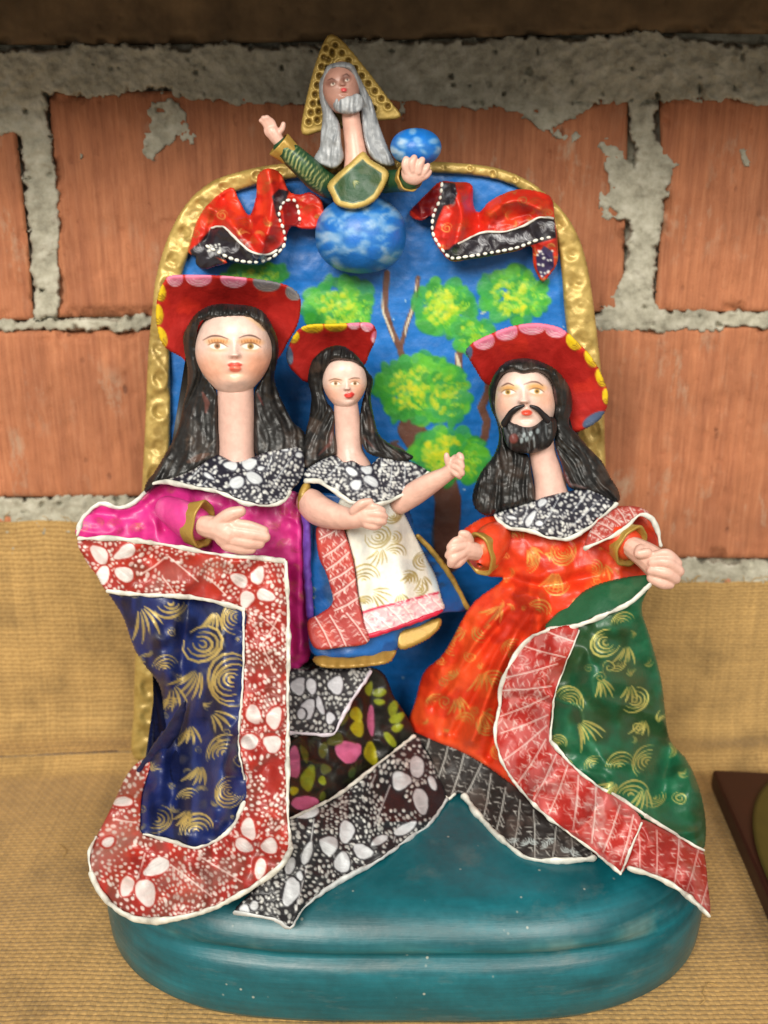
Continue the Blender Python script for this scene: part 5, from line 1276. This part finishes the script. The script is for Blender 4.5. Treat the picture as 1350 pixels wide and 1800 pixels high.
man = sheet('man_figure', sculpt, MO, qm, cv=cv, mat=M_PAINT, res=2.3, thick=120, rnd=8, wob=5,
            folds=[([(925, 1045), (850, 1115), (785, 1220)], 26, 11), ([(938, 1050), (885, 1150), (830, 1300)], 28, 11), ([(948, 1050), (915, 1160), (885, 1330)], 24, 10), ([(905, 1060), (835, 1150), (760, 1240)], -18, 9), ([(920, 1075), (865, 1170), (800, 1290)], -20, 9), ([(940, 1080), (900, 1190), (860, 1330)], -20, 9), ([(955, 1060), (945, 1110)], 16, 9), ([(900, 1030), (840, 1085)], 10, 12), ([(895, 1015), (950, 1030), (1060, 1010)], -20, 12), ([(910, 1045), (935, 1038), (950, 1055), (940, 1090)], 12, 7), ([(770, 1180), (745, 1260)], 10, 12), ([(790, 1200), (780, 1290)], -8, 9), ([(1060, 925), (1110, 965)], 42, 26), ([(860, 945), (842, 985)], 34, 26), ([(1000, 935), (1010, 1010)], -8, 12)])
tag(man, 'bearded man figure with red hat, orange robe and green cloak')
loft('neck', man, [(755, 946, 26, 424, 26), (790, 952, 24, 424, 26), (820, 960, 26, 428, 26), (850, 967, 28, 432, 28), (876, 970, 32, 434, 32), (890, 972, 36, 436, 34)], n=48, step=3, col=rgb(220, 180, 166), mat=M_SKIN)
cv = Paint([(855, 625), (995, 800)], SKIN)
cv.ell(885, 712, 16, 16, .3, rgb(236, 172, 142), .5, soft=18, rel=0); cv.ell(958, 700, 16, 18, -.3, rgb(236, 166, 134), .55, soft=18, rel=0)
eye(cv, 894, 689.5, 11, 4.6, -1.2, rgb(176, 140, 62), False, rgb(222, 164, 84), [(882, 679), (893, 674), (904, 678)], .85, -.10); eye(cv, 943, 688, 11.5, 4.8, 1.0, rgb(186, 146, 72), False, rgb(218, 158, 78), [(921, 676), (933, 671.5), (945, 672), (954, 678)], .9, .08)
cv.ell(926, 725.5, 9.5, 5.6, 0, rgb(226, 80, 56)); cv.stroke([(917, 725), (926, 727), (935, 725)], 1.6, rgb(180, 50, 40), .6)
cv.ell(916, 709, 2.2, 1.4, 0, rgb(180, 126, 110), .7); cv.ell(926, 709, 2.2, 1.4, 0, rgb(180, 126, 110), .7)
cv.mottle(.035, 14, 5)
hd = head(man, 923, 634, 784, 53, 424, 52, dict(nose=(921, 705, .95), lips=(926, 725), eyes=[(894, 690), (943, 688)]), cv)
HM = [(860, 703), (859, 683), (866, 664), (877, 646), (896, 633), (930, 630), (964, 641), (986, 658), (1003, 686), (1006, 717), (1000, 744), (1014, 762), (1034, 785), (1057, 809), (1074, 840), (1088, 864), (1086, 884), (1050, 872), (1010, 862), (994, 848), (988, 820), (976, 786), (975, 760), (975, 735), (973, 700), (970, 674), (958, 659), (945, 654), (921, 658), (903, 653), (889, 655), (879, 666), (873, 690), (872, 712), (877, 735), (886, 760), (894, 785), (928, 800), (934, 830), (940, 870), (936, 884), (900, 894), (872, 903), (852, 906), (834, 892), (831, 866), (845, 830), (868, 799), (877, 770), (873, 742), (864, 722)]
def flow_m(x, y):
    s = -1 if x < 930 else 1; k = np.clip((y - 740) / 80, 0, 1) * (.25 if s < 0 else .75); n = math.hypot(k, 1); return s * k / n, 1 / n
cv = Paint(HM, rgb(22, 22, 22)); cv.wash(rgb(66, 52, 44), .6, 26, 3, .6)
hair_paint(cv, flow_m, 330, GREYS[:3] + [rgb(10, 10, 12), rgb(84, 62, 50)], (1.3, 3.2), (18, 52), .42); cv.stroke([(978, 790), (990, 830), (1004, 856)], 7, rgb(128, 40, 44), .5); cv.stroke([(974, 680), (978, 710)], 5, rgb(150, 96, 96), .4); cv.stroke([(1000, 850), (1030, 858)], 5, rgb(150, 120, 118), .5)
fxm = lambda X, Y: (np.where(X < 930, (930 - X) * 1.3, (X - 930 - np.clip(Y - 750, 0, 200) * .7) * 1.2), Y)
sheet('hair', man, HM, [(930, 633, 454), (921, 656, 480),  (865, 680, 424), (1000, 700, 424), (972, 670, 462), (883, 658, 464), (957, 657, 470), (880, 770, 430), (985, 770, 440), (845, 870, 440), (930, 860, 462), (900, 890, 462), (1000, 850, 462), (1080, 870, 448), (1030, 790, 430), (1045, 830, 440)], cv=cv, mat=M_HAIR, res=2.0, thick=60, rnd=14, extra=strands(fxm, 7, 7.0, 18), wob=4)
BE = [(884, 738), (892, 736), (902, 740), (915, 746), (931, 750), (945, 744), (950, 737), (962, 733), (975, 734), (979, 750), (975, 770), (965, 786), (948, 794), (927, 797), (904, 794), (891, 783), (884, 762)]
cv = Paint(BE, rgb(20, 20, 22)); hair_paint(cv, lambda x, y: (.1, 1), 60, [rgb(150, 160, 164), rgb(110, 116, 120), rgb(60, 60, 62)], (2, 5), (8, 22), .6); cv.ell(903, 771, 8, 9, .3, rgb(122, 56, 50), .8, soft=3)
for (x, y) in ((921, 765), (926, 772), (945, 758), (917, 775), (933, 762)): cv.ell(x, y, 3, 5, .2, rgb(170, 186, 190), .7)
sheet('beard', man, BE, [(930, 748, 478), (890, 745, 462), (970, 742, 462), (930, 775, 492), (900, 780, 476), (960, 780, 474), (928, 796, 474)], cv=cv, mat=M_HAIR, res=1.7, thick=50, rnd=10, extra=strands(lambda X, Y: (X, Y), 6, 5.5, 28))
tube('moustache', man, [(920, 713, 482, 2.6), (907, 719, 480, 5), (897, 728, 474, 5.5), (887, 744, 466, 7)], 4, col=rgb(24, 22, 26), mat=M_HAIR, jit=1)
tube('moustache', man, [(933, 714, 482, 2.6), (945, 719, 479, 4.6), (954, 728, 473, 5), (963, 739, 466, 6.4)], 4, col=rgb(30, 27, 32), mat=M_HAIR, jit=1)
brim(man, [(818, 618), (828, 604), (855, 590), (889, 576), (930, 568), (964, 570), (992, 580), (1019, 604), (1043, 631), (1060, 664), (1069, 694), (1064, 724), (1044, 746), (1012, 760), (990, 750), (940, 720), (880, 690), (850, 672), (838, 654), (826, 634)],
     [(930, 680, 330), (930, 570, 404), (855, 592, 398), (820, 618, 384), (1020, 606, 400), (1060, 670, 396), (1064, 722, 384), (1012, 758, 366), (845, 665, 362), (930, 615, 376), (1005, 660, 372), (880, 630, 368)],
     [(854, 607, 17, 13, -.3, 'p'), (893, 592, 18, 13, -.35, 'p'), (936, 580, 22, 13, -.1, 'p'), (975, 585, 17, 13, .35, 'p'), (1006, 603, 12, 15, -.6, 'y'), (1036, 632, 9, 15, -.5, 'y'), (1055, 665, 9, 15, -.35, 'y'), (1063, 697, 7, 13, -.1, 'y'), (825, 620, 8, 12, .3, 'b'), (1042, 733, 22, 10, -.5, 'b')], seed=22)
collar(man, [(868, 904), (900, 893), (937, 881), (961, 872), (998, 864), (1033, 859), (1067, 875), (1083, 887), (1067, 902), (1033, 929), (998, 946), (964, 945), (930, 933), (896, 928), (878, 916)],
       [(870, 905, 455), (940, 880, 466), (1000, 866, 466), (1080, 885, 456), (998, 944, 500), (930, 932, 490), (980, 905, 500)],
       [(952, 884, 9, 6, -.8), (932, 912, 6, 16, .5), (900, 910, 9, 3, .2), (948, 920, 7, 5, 0)], [((1034, 862), (1006, 900)), ((1052, 880), (1000, 930)), ((985, 870), (950, 930)), ((910, 895), (890, 918)), ((930, 884), (915, 925))], [(869, 906), (880, 918), (896, 928), (930, 933), (964, 945), (998, 947), (1033, 929), (1067, 902), (1083, 887)], 37, 7.2, 4.0)
# shoulder cape
qc = tps([(1040, 928, 500), (1090, 895, 488), (1143, 905, 488), (1160, 957, 490), (1030, 960, 524), (1067, 945, 534), (1101, 925, 526)])
CA = [(1029, 960), (1040, 928), (1062, 908), (1084, 892), (1118, 890), (1143, 902), (1157, 926), (1163, 958), (1154, 945), (1146, 920), (1134, 908), (1124, 907), (1101, 928), (1067, 947)]
cv = Paint(CA, rgb(170, 62, 54)); leafband(cv, [(1040, 945), (1090, 908), (1140, 908)], 14, 3, WHITE, .7, 20)
sheet('shoulder_cape', man, CA, qc, cv=cv, mat=M_PAINT, res=2, thick=26, rnd=5, full_back=True)
pipe(man, [(1029, 963), (1067, 947), (1101, 927), (1124, 905), (1143, 910), (1154, 927), (1162, 958)], qc, 4.5, 3)
# arms and hands
sl = Paint([(780, 890), (1180, 1030)], rgb(218, 66, 30)); sl.wash(rgb(236, 104, 60), .5, 30, 3, .6); sl.wash(rgb(176, 34, 14), .6, 24, 5, .6); swirl(sl, 1080, 950, 16, 1, 4, 3, OG, 2, .6, 1); swirl(sl, 850, 960, 14, 2, 4, 4, OG, 2, .6, 1)
tube('sleeve', man, [(1058, 936, 468, 24), (1074, 940, 486, 28), (1092, 950, 508, 30), (1100, 955, 514, 30)], 30, cv=sl, mat=M_PAINT, seg=32)
cuff(man, 1094, 952, 510, 38, (.62, .36, .70), 28)
fused('hand', man, [T([(1112, 962, 532, 20), (1135, 976, 548, 24), (1155, 992, 556, 27)], 22), Bl((1165, 1002, 556), (30, 30, 22)), T([(1150, 978, 572, 9), (1172, 974, 578, 10), (1190, 990, 572, 10)], 10), T([(1148, 990, 576, 10), (1174, 990, 584, 10.5), (1194, 1004, 574, 10)], 10), T([(1146, 1004, 576, 10), (1170, 1008, 584, 10.5), (1188, 1018, 574, 9)], 10), T([(1146, 1016, 572, 10), (1164, 1026, 578, 10), (1178, 1028, 572, 8)], 10), T([(1126, 966, 562, 10), (1122, 974, 572, 9), (1138, 972, 576, 9)], 9)], None, M_HAND, 1.7, sm=4)
tube('sleeve', man, [(876, 938, 440, 24), (866, 950, 470, 31), (857, 964, 486, 32), (853, 972, 494, 32)], 30, cv=sl, mat=M_PAINT, seg=32)
cuff(man, 858, 968, 490, 38, (-.62, .22, .70), 28)
fused('hand', man, [T([(846, 972, 508, 15), (828, 968, 522, 17), (815, 966, 530, 18)], 16), Bl((812, 966, 530), (22, 20, 17)), T([(816, 950, 536, 8), (802, 952, 545, 9), (792, 962, 546, 8)], 8), T([(816, 960, 540, 8), (798, 966, 550, 9), (789, 976, 546, 8)], 8), T([(814, 972, 540, 9), (798, 982, 550, 10), (794, 990, 546, 9)], 9), T([(814, 982, 536, 8), (804, 990, 544, 9), (798, 992, 540, 8)], 8), T([(826, 950, 532, 8), (820, 940, 540, 8), (812, 938, 542, 7)], 8)], None, M_HAND, 1.6, sm=4)

# green cloak with its red border
Qm = tps([(1139, 1028, 560), (1000, 1105, 565), (929, 1124, 540), (881, 1220, 525), (870, 1290, 535), (951, 1426, 625), (1043, 1496, 690), (1091, 1535, 735), (1135, 1434, 655), (1230, 1487, 620), (1244, 1609, 795), (1161, 1199, 470), (1060, 1200, 595), (1100, 1350, 615), (1204, 1334, 480), (990, 1250, 590), (1174, 1295, 480), (1143, 1124, 490), (1180, 1545, 720)])
Qm0 = Qm
Qm = lambda x, y: Qm0(x, y) + crumple(x, y, 34, 100, 17) + 8 * np.sin(x * .045 + y * .030) + 5 * np.sin(y * .05 - x * .03)
GC = [(1141, 1030), (1108, 1058), (1065, 1079), (1010, 1100), (975, 1180), (960, 1240), (955, 1305), (1000, 1352), (1051, 1392), (1091, 1412), (1135, 1442), (1178, 1468), (1222, 1494), (1238, 1490), (1240, 1439), (1228, 1382), (1206, 1334), (1176, 1295), (1163, 1199), (1144, 1124), (1128, 1070)]
cv = Paint(GC, rgb(14, 84, 54)); cv.wash(rgb(30, 104, 72), .52, 60, 5, .7); cv.wash(rgb(44, 58, 26), .57, 60, 6, .6)
GG = rgb(208, 196, 108)
for (x, y, r, a, n, sp) in ((1065, 1130, 26, 2.6, 4, 4.6), (1095, 1095, 20, 4.4, 4, 3), (1000, 1235, 28, 5.2, 6, 3.4), (1115, 1230, 24, .5, 4, 4.6), (1140, 1340, 30, 3.6, 5, 3.2), (1090, 1350, 28, 4.4, 5, 2.8), (1110, 1400, 30, 4.6, 4, 3), (1045, 1345, 18, 4, 4, 3), (980, 1310, 18, 5, 5, 3), (1085, 1165, 16, 1, 4, 3), (1150, 1400, 20, 1, 4, 3)): swirl(cv, x, y, r, a, n, sp, GG, r / n * .58, .92, 1)
for (x, y, r, a, n) in ((1010, 1265, 56, .7, 6), (1050, 1190, 44, 1.0, 5), (1100, 1130, 40, 1.5, 5), (1130, 1260, 40, 1.6, 4), (1130, 1380, 50, 1.5, 5), (1085, 1370, 40, 2.2, 5), (1105, 1200, 34, 1.4, 4)): fan(cv, x, y, r, a, n, 1.0, GG, 4.4, .9)
scrolls(cv, 36, 7, 15, GG, .85, 1, 18, [(1065, 1130, 26), (1095, 1095, 20), (1000, 1235, 28), (1115, 1230, 24), (1140, 1340, 28), (1090, 1350, 28), (1110, 1400, 28), (1030, 1290, 30)])
gc = sheet('cloak', man, GC, Qm, cv=cv, mat=M_PAINT, res=2.2, thick=110, rnd=10, wob=5, folds=[([(1110, 1080), (1130, 1200), (1140, 1330)], -14, 20), ([(1060, 1110), (1050, 1250), (1080, 1380)], 12, 26), ([(1180, 1300), (1160, 1400)], -32, 16), ([(1210, 1350), (1215, 1460)], 16, 14)])
tag(gc, 'dark green cloak painted with gold scrolls')
qi = tps([(960, 1098, 530), (1060, 1050, 545), (1139, 1016, 555), (1080, 1025, 525), (1065, 1078, 565), (1000, 1065, 520)])
LI = [(958, 1104), (975, 1080), (995, 1062), (1038, 1032), (1082, 1018), (1120, 1012), (1141, 1012), (1143, 1030), (1108, 1060), (1065, 1081), (1008, 1103)]
cv = Paint(LI, rgb(20, 84, 52)); cv.wash(rgb(70, 100, 70), .55, 40, 3, .5)
sheet('cloak_lining', man, LI, qi, cv=cv, mat=M_PAINT, res=2.5, thick=24, rnd=5, full_back=True)
B1 = [(1017, 1104), (964, 1107), (929, 1124), (899, 1164), (881, 1207), (879, 1242), (870, 1286), (881, 1334), (907, 1378), (951, 1426), (995, 1461), (1043, 1496), (1091, 1536), (1110, 1490), (1128, 1442), (1091, 1404), (1051, 1382), (1008, 1347), (969, 1303), (973, 1233), (986, 1190)]
cv = Paint(B1, rgb(166, 36, 30)); cv.wash(rgb(190, 104, 104), .48, 34, 3, .65); cv.wash(rgb(206, 170, 168), .58, 22, 31, .5)
leafband(cv, [(990, 1106), (945, 1150), (926, 1210), (922, 1270), (930, 1330), (980, 1386), (1040, 1430), (1120, 1490)], 44, 6, WHITE, .7, 36)
for _ in range(90):
    k = R.random(); p = smooth([(990, 1106), (945, 1150), (926, 1210), (922, 1270), (930, 1330), (980, 1386), (1040, 1430), (1120, 1490)], step=6); c = p[int(k * (len(p) - 1))]
    swirl(cv, c[0] + R.uniform(-34, 34), c[1] + R.uniform(-34, 34), R.uniform(5, 11), R.uniform(0, 6), 2, 2.4, WHITE, 1.7, .5, 0)
b1 = sheet('cloak_border', man, B1, lambda x, y: Qm(x, y) + 9, cv=cv, mat=M_PAINT, res=1.9, thick=34, rnd=5, wob=3, folds=[([(878, 1230), (930, 1225), (975, 1240)], -9, 7)])
tag(b1, 'red border brushed with white leaf strokes')
B2 = [(1092, 1520), (1100, 1490), (1118, 1440), (1178, 1462), (1222, 1487), (1237, 1497), (1244, 1550), (1246, 1609), (1204, 1572), (1161, 1546)]
cv = Paint(B2, rgb(156, 36, 30)); cv.wash(rgb(190, 120, 118), .52, 26, 3, .5); leafband(cv, [(1110, 1486), (1170, 1505), (1215, 1530), (1246, 1560)], 40, 8, WHITE, .6, 34)
sheet('cloak_border', man, B2, lambda x, y: Qm(x, y) + 3, cv=cv, mat=M_PAINT, res=1.9, thick=34, rnd=5, wob=3)
for pts, r, qf in (([(1143, 1028), (1108, 1059), (1065, 1080), (1008, 1102), (964, 1107)], 5.2, qi), ([(964, 1107), (929, 1124), (899, 1164), (881, 1207), (879, 1242)], 4.6, Qm), ([(879, 1242), (870, 1286), (881, 1334), (907, 1378), (951, 1426), (995, 1461), (1043, 1496), (1091, 1536)], 3.4, Qm), ([(1018, 1108), (986, 1190), (973, 1233), (968, 1303)], 2.2, Qm), ([(968, 1303), (1008, 1347), (1051, 1382), (1091, 1404), (1135, 1434)], 4.4, Qm), ([(1135, 1434), (1178, 1461), (1222, 1487), (1238, 1494)], 4, Qm), ([(1128, 1446), (1110, 1490), (1091, 1536)], 2.6, Qm), ([(1106, 1526), (1161, 1545), (1204, 1571), (1246, 1610)], 5.6, Qm)):
    pipe(man, pts, (lambda x, y, f=qf: f(x, y) + 9), r, 0)
# black lace under the robe
LM = [(722, 1284), (759, 1298), (811, 1318), (855, 1344), (907, 1382), (951, 1428), (995, 1462), (1045, 1500), (1043, 1509), (986, 1513), (929, 1509), (890, 1483), (846, 1439), (815, 1399), (800, 1396), (788, 1408), (774, 1380), (758, 1335), (742, 1308)]
qh = tps([(724, 1286, 330), (811, 1321, 422), (900, 1378, 508), (788, 1405, 484), (815, 1400, 480), (890, 1483, 614), (986, 1513, 662), (1045, 1505, 655), (950, 1440, 590), (800, 1360, 442)])
cv = Paint(LM, rgb(36, 32, 31)); leafband(cv, [(740, 1300), (800, 1350), (850, 1400), (910, 1450), (980, 1490), (1040, 1505)], 40, 12, rgb(206, 206, 200), .75, 34); cv.wash(rgb(96, 84, 78), .55, 30, 3, .5)
for k in range(7): swirl(cv, 898 + k * 19 + R.uniform(-4, 4), 1470 + k * 4 + R.uniform(-5, 5), R.uniform(7, 11), R.uniform(0, 6), 3, R.uniform(2.4, 4), rgb(178, 188, 188), 2.6, .85, 0)
sheet('lace_hem', man, LM, qh, cv=cv, mat=M_PAINT, res=2, thick=36, rnd=5, wob=4)
pipe(man, [(816, 1400), (846, 1439), (890, 1483), (929, 1509), (986, 1513), (1043, 1509)], qh, 6, 2); pipe(man, [(776, 1392), (789, 1404), (800, 1396)], qh, 3, 2)

# ------------------------------------------------------------------ old man with a globe above the panel
CH = [(638, 266), (652, 280), (682, 300), (680, 320), (664, 348), (645, 362), (620, 368), (592, 361), (583, 345), (575, 326), (590, 308), (611, 289)]
cv = Paint(CH, rgb(22, 70, 36)); cv.wash(rgb(60, 74, 30), .55, 20, 3, .6)
pg = np.array(CH + CH[:1], float); cv.stroke(pg, 20, rgb(190, 160, 84), .95, 1, False)
fan(cv, 618, 318, 14, .5, 4, 1, GOLD, 2, .7)
god = sheet('old_man_figure', sculpt, CH, [(638, 270, 334), (580, 325, 332), (680, 305, 332), (622, 364, 352), (628, 320, 350)], cv=cv, mat=M_PAINT, res=1.7, thick=60, rnd=6)
tag(god, 'bearded grey haired old man figure holding a small blue globe above the panel')
cv = Paint([(545, 335), (725, 490)], rgb(30, 108, 188)); cv.mottle(.1, 30, 3)
for _ in range(90): cv.ell(R.uniform(555, 712), R.uniform(345, 480), R.uniform(7, 16), R.uniform(4, 9), R.uniform(-.5, .9), rgb(184, 206, 224) if R.random() < .72 else rgb(24, 108, 196), .42, soft=5, rel=.5)
for (x, y) in ((575, 440), (620, 425), (660, 445), (640, 390), (585, 395), (690, 420)): cv.ell(x, y, R.uniform(13, 18), R.uniform(11, 15), R.uniform(0, 3), rgb(22, 108, 200), .8, soft=5)
for _ in range(40):
    x = R.uniform(560, 690); y = R.uniform(360, 470); cv.stroke([(x, y), (x + 6, y - 7), (x + 14, y - 9)], R.uniform(3, 6), rgb(204, 216, 228), .3, soft=3)
loft('cloud_ball', god, [(346, 634, 30, 272, 34), (352, 634, 44, 272, 46), (366, 634, 62, 272, 60), (385, 634, 75, 272, 72), (410, 634, 80, 272, 78), (435, 634, 77, 272, 76), (455, 634, 66, 270, 66), (470, 634, 48, 268, 50), (478, 634, 26, 266, 30), (481, 634, 4, 266, 6)], n=90, step=2.0, cv=cv, mat=M_PAINT)
# halo
HL = [(576, 62), (590, 62), (612, 82), (651, 130), (687, 178), (704, 200), (699, 209), (668, 212), (640, 216), (600, 226), (562, 232), (538, 238), (529, 228), (536, 184), (549, 130), (562, 90)]
dm = []
for (a, b, n) in (((586, 76), (690, 196), 9), ((574, 80), (540, 226), 9), ((578, 100), (556, 222), 8), ((596, 110), (664, 200), 7), ((584, 88), (584, 100), 2)):
    for i in range(n): t = (i + .3) / n; dm.append((a[0] + (b[0] - a[0]) * t, a[1] + (b[1] - a[1]) * t))
def hr(X, Y, d):
    Q = np.zeros_like(X)
    for x, y in dm: r = np.hypot(X - x, Y - y); Q += -7 * np.exp(-(r / 4.2) ** 2) + 2.5 * np.exp(-((r - 7) / 2.2) ** 2)
    return Q
cv = Paint(HL, rgb(190, 160, 84)); cv.g[:] = 1
for x, y in dm: cv.ell(x, y, 4.2, 4.6, 0, rgb(86, 64, 22), .7, gold=.6, soft=2.5, rel=0)
sheet('halo', god, HL, [(583, 62, 262), (700, 205, 262), (535, 232, 262), (600, 150, 268)], cv=cv, mat=M_GOLD, res=1.7, thick=18, rnd=5, extra=hr)
GS = rgb(186, 138, 122)
loft('neck', god, [(180, 616, 15, 304, 15), (205, 617, 16, 304, 16), (235, 621, 17, 304, 16), (262, 625, 19, 306, 18), (285, 627, 22, 308, 20), (300, 628, 24, 308, 22)], n=40, step=3, col=rgb(222, 172, 154), mat=M_SKIN)
cv = Paint([(555, 95), (650, 215)], GS)
cv.ell(583, 146, 9, 6, -.2, rgb(110, 70, 58), .7, soft=5); cv.ell(608, 138, 9, 7, -.2, rgb(110, 70, 58), .7, soft=5); cv.ell(585, 148, 4, 2.4, -.4, rgb(236, 222, 206)); cv.ell(610, 141, 4, 2.2, -.3, rgb(236, 222, 206)); cv.ell(585.5, 147, 1.6, 1.8, 0, rgb(60, 40, 34)); cv.ell(610.5, 140, 1.6, 1.8, 0, rgb(60, 40, 34))
cv.stroke([(576, 141), (583, 138), (590, 141)], 2.2, rgb(90, 60, 52), .9); cv.stroke([(602, 133), (609, 130), (615, 135)], 2.2, rgb(90, 60, 52), .9); cv.ell(604.5, 158, 5, 3.4, .1, rgb(216, 66, 70))
head(god, 600, 108, 200, 33, 304, 33, dict(nose=(602, 148, .5), lips=(604.5, 158), eyes=[(584, 147), (609, 140)]), cv)
HG = [(568, 130), (575, 116), (590, 110), (608, 109), (621, 114), (629, 129), (645, 160), (655, 180), (666, 217), (679, 252), (694, 288), (672, 290), (652, 276), (641, 247), (635, 205), (634, 180), (628, 160), (622, 138), (614, 124), (600, 119), (584, 124), (575, 138), (572, 150), (574, 170), (585, 195), (597, 217), (600, 250), (604, 278), (590, 296), (570, 292), (551, 282), (553, 274), (562, 258), (564, 231), (567, 203), (562, 174), (561, 146)]
SG = [rgb(214, 218, 222), rgb(176, 182, 188), rgb(110, 116, 122), rgb(230, 232, 234), rgb(90, 96, 104)]
cv = Paint(HG, rgb(146, 150, 154)); hair_paint(cv, lambda x, y: (.18 if x > 610 else -.05, 1), 200, SG, (1.5, 4), (10, 34), .6)
sheet('hair', god, HG, [(600, 110, 324), (600, 120, 340), (565, 150, 306), (645, 165, 306), (580, 200, 314), (640, 210, 314), (560, 280, 318), (600, 275, 328), (690, 285, 318), (650, 270, 328)], cv=cv, mat=M_HAIR, res=1.7, thick=46, rnd=9, extra=strands(lambda X, Y: (X - (Y - 110) * np.where(X > 610, .22, -.02), Y), 5, 5, 38), wob=3)
BG_ = [(582, 168), (590, 166), (598, 170), (606, 166), (616, 168), (628, 164), (638, 172), (638, 190), (626, 199), (608, 201), (592, 196), (584, 184)]
cv = Paint(BG_, rgb(168, 172, 176)); hair_paint(cv, lambda x, y: (0, 1), 46, SG, (2, 4.5), (6, 18), .65)
sheet('beard', god, BG_, [(610, 168, 338), (584, 178, 326), (638, 178, 326), (610, 190, 346), (610, 201, 334)], cv=cv, mat=M_HAIR, res=1.5, thick=34, rnd=7, extra=strands(lambda X, Y: (X, Y), 5, 5, 48))
# arms
cv = Paint([(470, 230), (780, 380)], rgb(24, 66, 38)); cv.wash(rgb(52, 80, 50), .5, 20, 3, .6)
for k in range(11):
    t = k / 10; x = 506 + 62 * t; y = 268 + 56 * t
    cv.stroke([(x + 10, y - 15), (x - 2, y - 4), (x - 6, y + 10), (x - 3, y + 17)], 2.6, rgb(206, 200, 132), .85, 1)
tube('sleeve', god, [(580, 328, 284, 22), (558, 314, 300, 23), (535, 292, 316, 22), (508, 268, 322, 20), (500, 261, 324, 20)], 20, cv=cv, mat=M_PAINT, seg=28, step=2)
cuff(god, 512, 272, 320, 23, (-.74, -.66, .1), 30, 1.0)
fused('hand', god, [T([(494, 254, 324, 10), (484, 240, 326, 12), (478, 230, 327, 12)], 11), Bl((477, 230, 327), (13, 16, 8), ang=-.5), T([(470, 226, 328, 5), (464, 216, 330, 5), (459, 212, 332, 4.5)], 5), T([(474, 224, 330, 5), (467, 212, 332, 5), (463, 207, 334, 4.5)], 5), T([(479, 222, 330, 5), (473, 210, 332, 5), (469, 206, 334, 4.5)], 5), T([(483, 224, 329, 5), (479, 214, 330, 4.8), (475, 210, 332, 4.2)], 5), T([(488, 236, 328, 6), (496, 226, 330, 5.5), (498, 218, 331, 4.5)], 5)], None, M_HAND, 1.4, sm=3)
tube('sleeve', god, [(676, 320, 290, 20), (694, 318, 308, 20), (712, 318, 330, 20), (722, 316, 338, 20)], 20, cv=cv, mat=M_PAINT, seg=28, step=2)
cuff(god, 712, 317, 330, 24, (.45, -.25, .8), 18, 1.0)
fused('hand', god, [Bl((727, 304, 352), (22, 22, 14), ang=.4), T([(716, 304, 358, 7), (712, 290, 362, 7), (714, 280, 362, 6)], 6), T([(726, 300, 362, 7), (724, 286, 366, 7), (728, 277, 364, 6)], 6), T([(736, 302, 362, 7), (738, 289, 364, 7), (742, 281, 362, 6)], 6), T([(742, 308, 358, 6), (748, 298, 360, 6), (752, 291, 358, 5)], 6), T([(740, 314, 354, 6), (750, 308, 356, 6), (755, 302, 354, 5)], 6)], None, M_HAND, 1.5, sm=3)
cv = Paint([(675, 215), (785, 300)], rgb(24, 112, 198)); cv.mottle(.1, 20, 3)
for _ in range(34): cv.ell(R.uniform(688, 775), R.uniform(228, 290), R.uniform(5, 11), R.uniform(3, 6), R.uniform(-.8, .8), rgb(196, 212, 226) if R.random() < .6 else rgb(14, 100, 192), .5, soft=4, rel=.5)
loft('globe', god, [(225, 731, 3, 318, 3), (227, 731, 16, 318, 16), (233, 731, 30, 318, 29), (243, 731, 40, 318, 39), (257, 731, 45, 318, 44), (271, 731, 42, 318, 41), (283, 731, 32, 318, 32), (289, 731, 18, 318, 18), (291, 731, 3, 318, 3)], n=70, step=1.6, cv=cv, mat=M_PAINT)
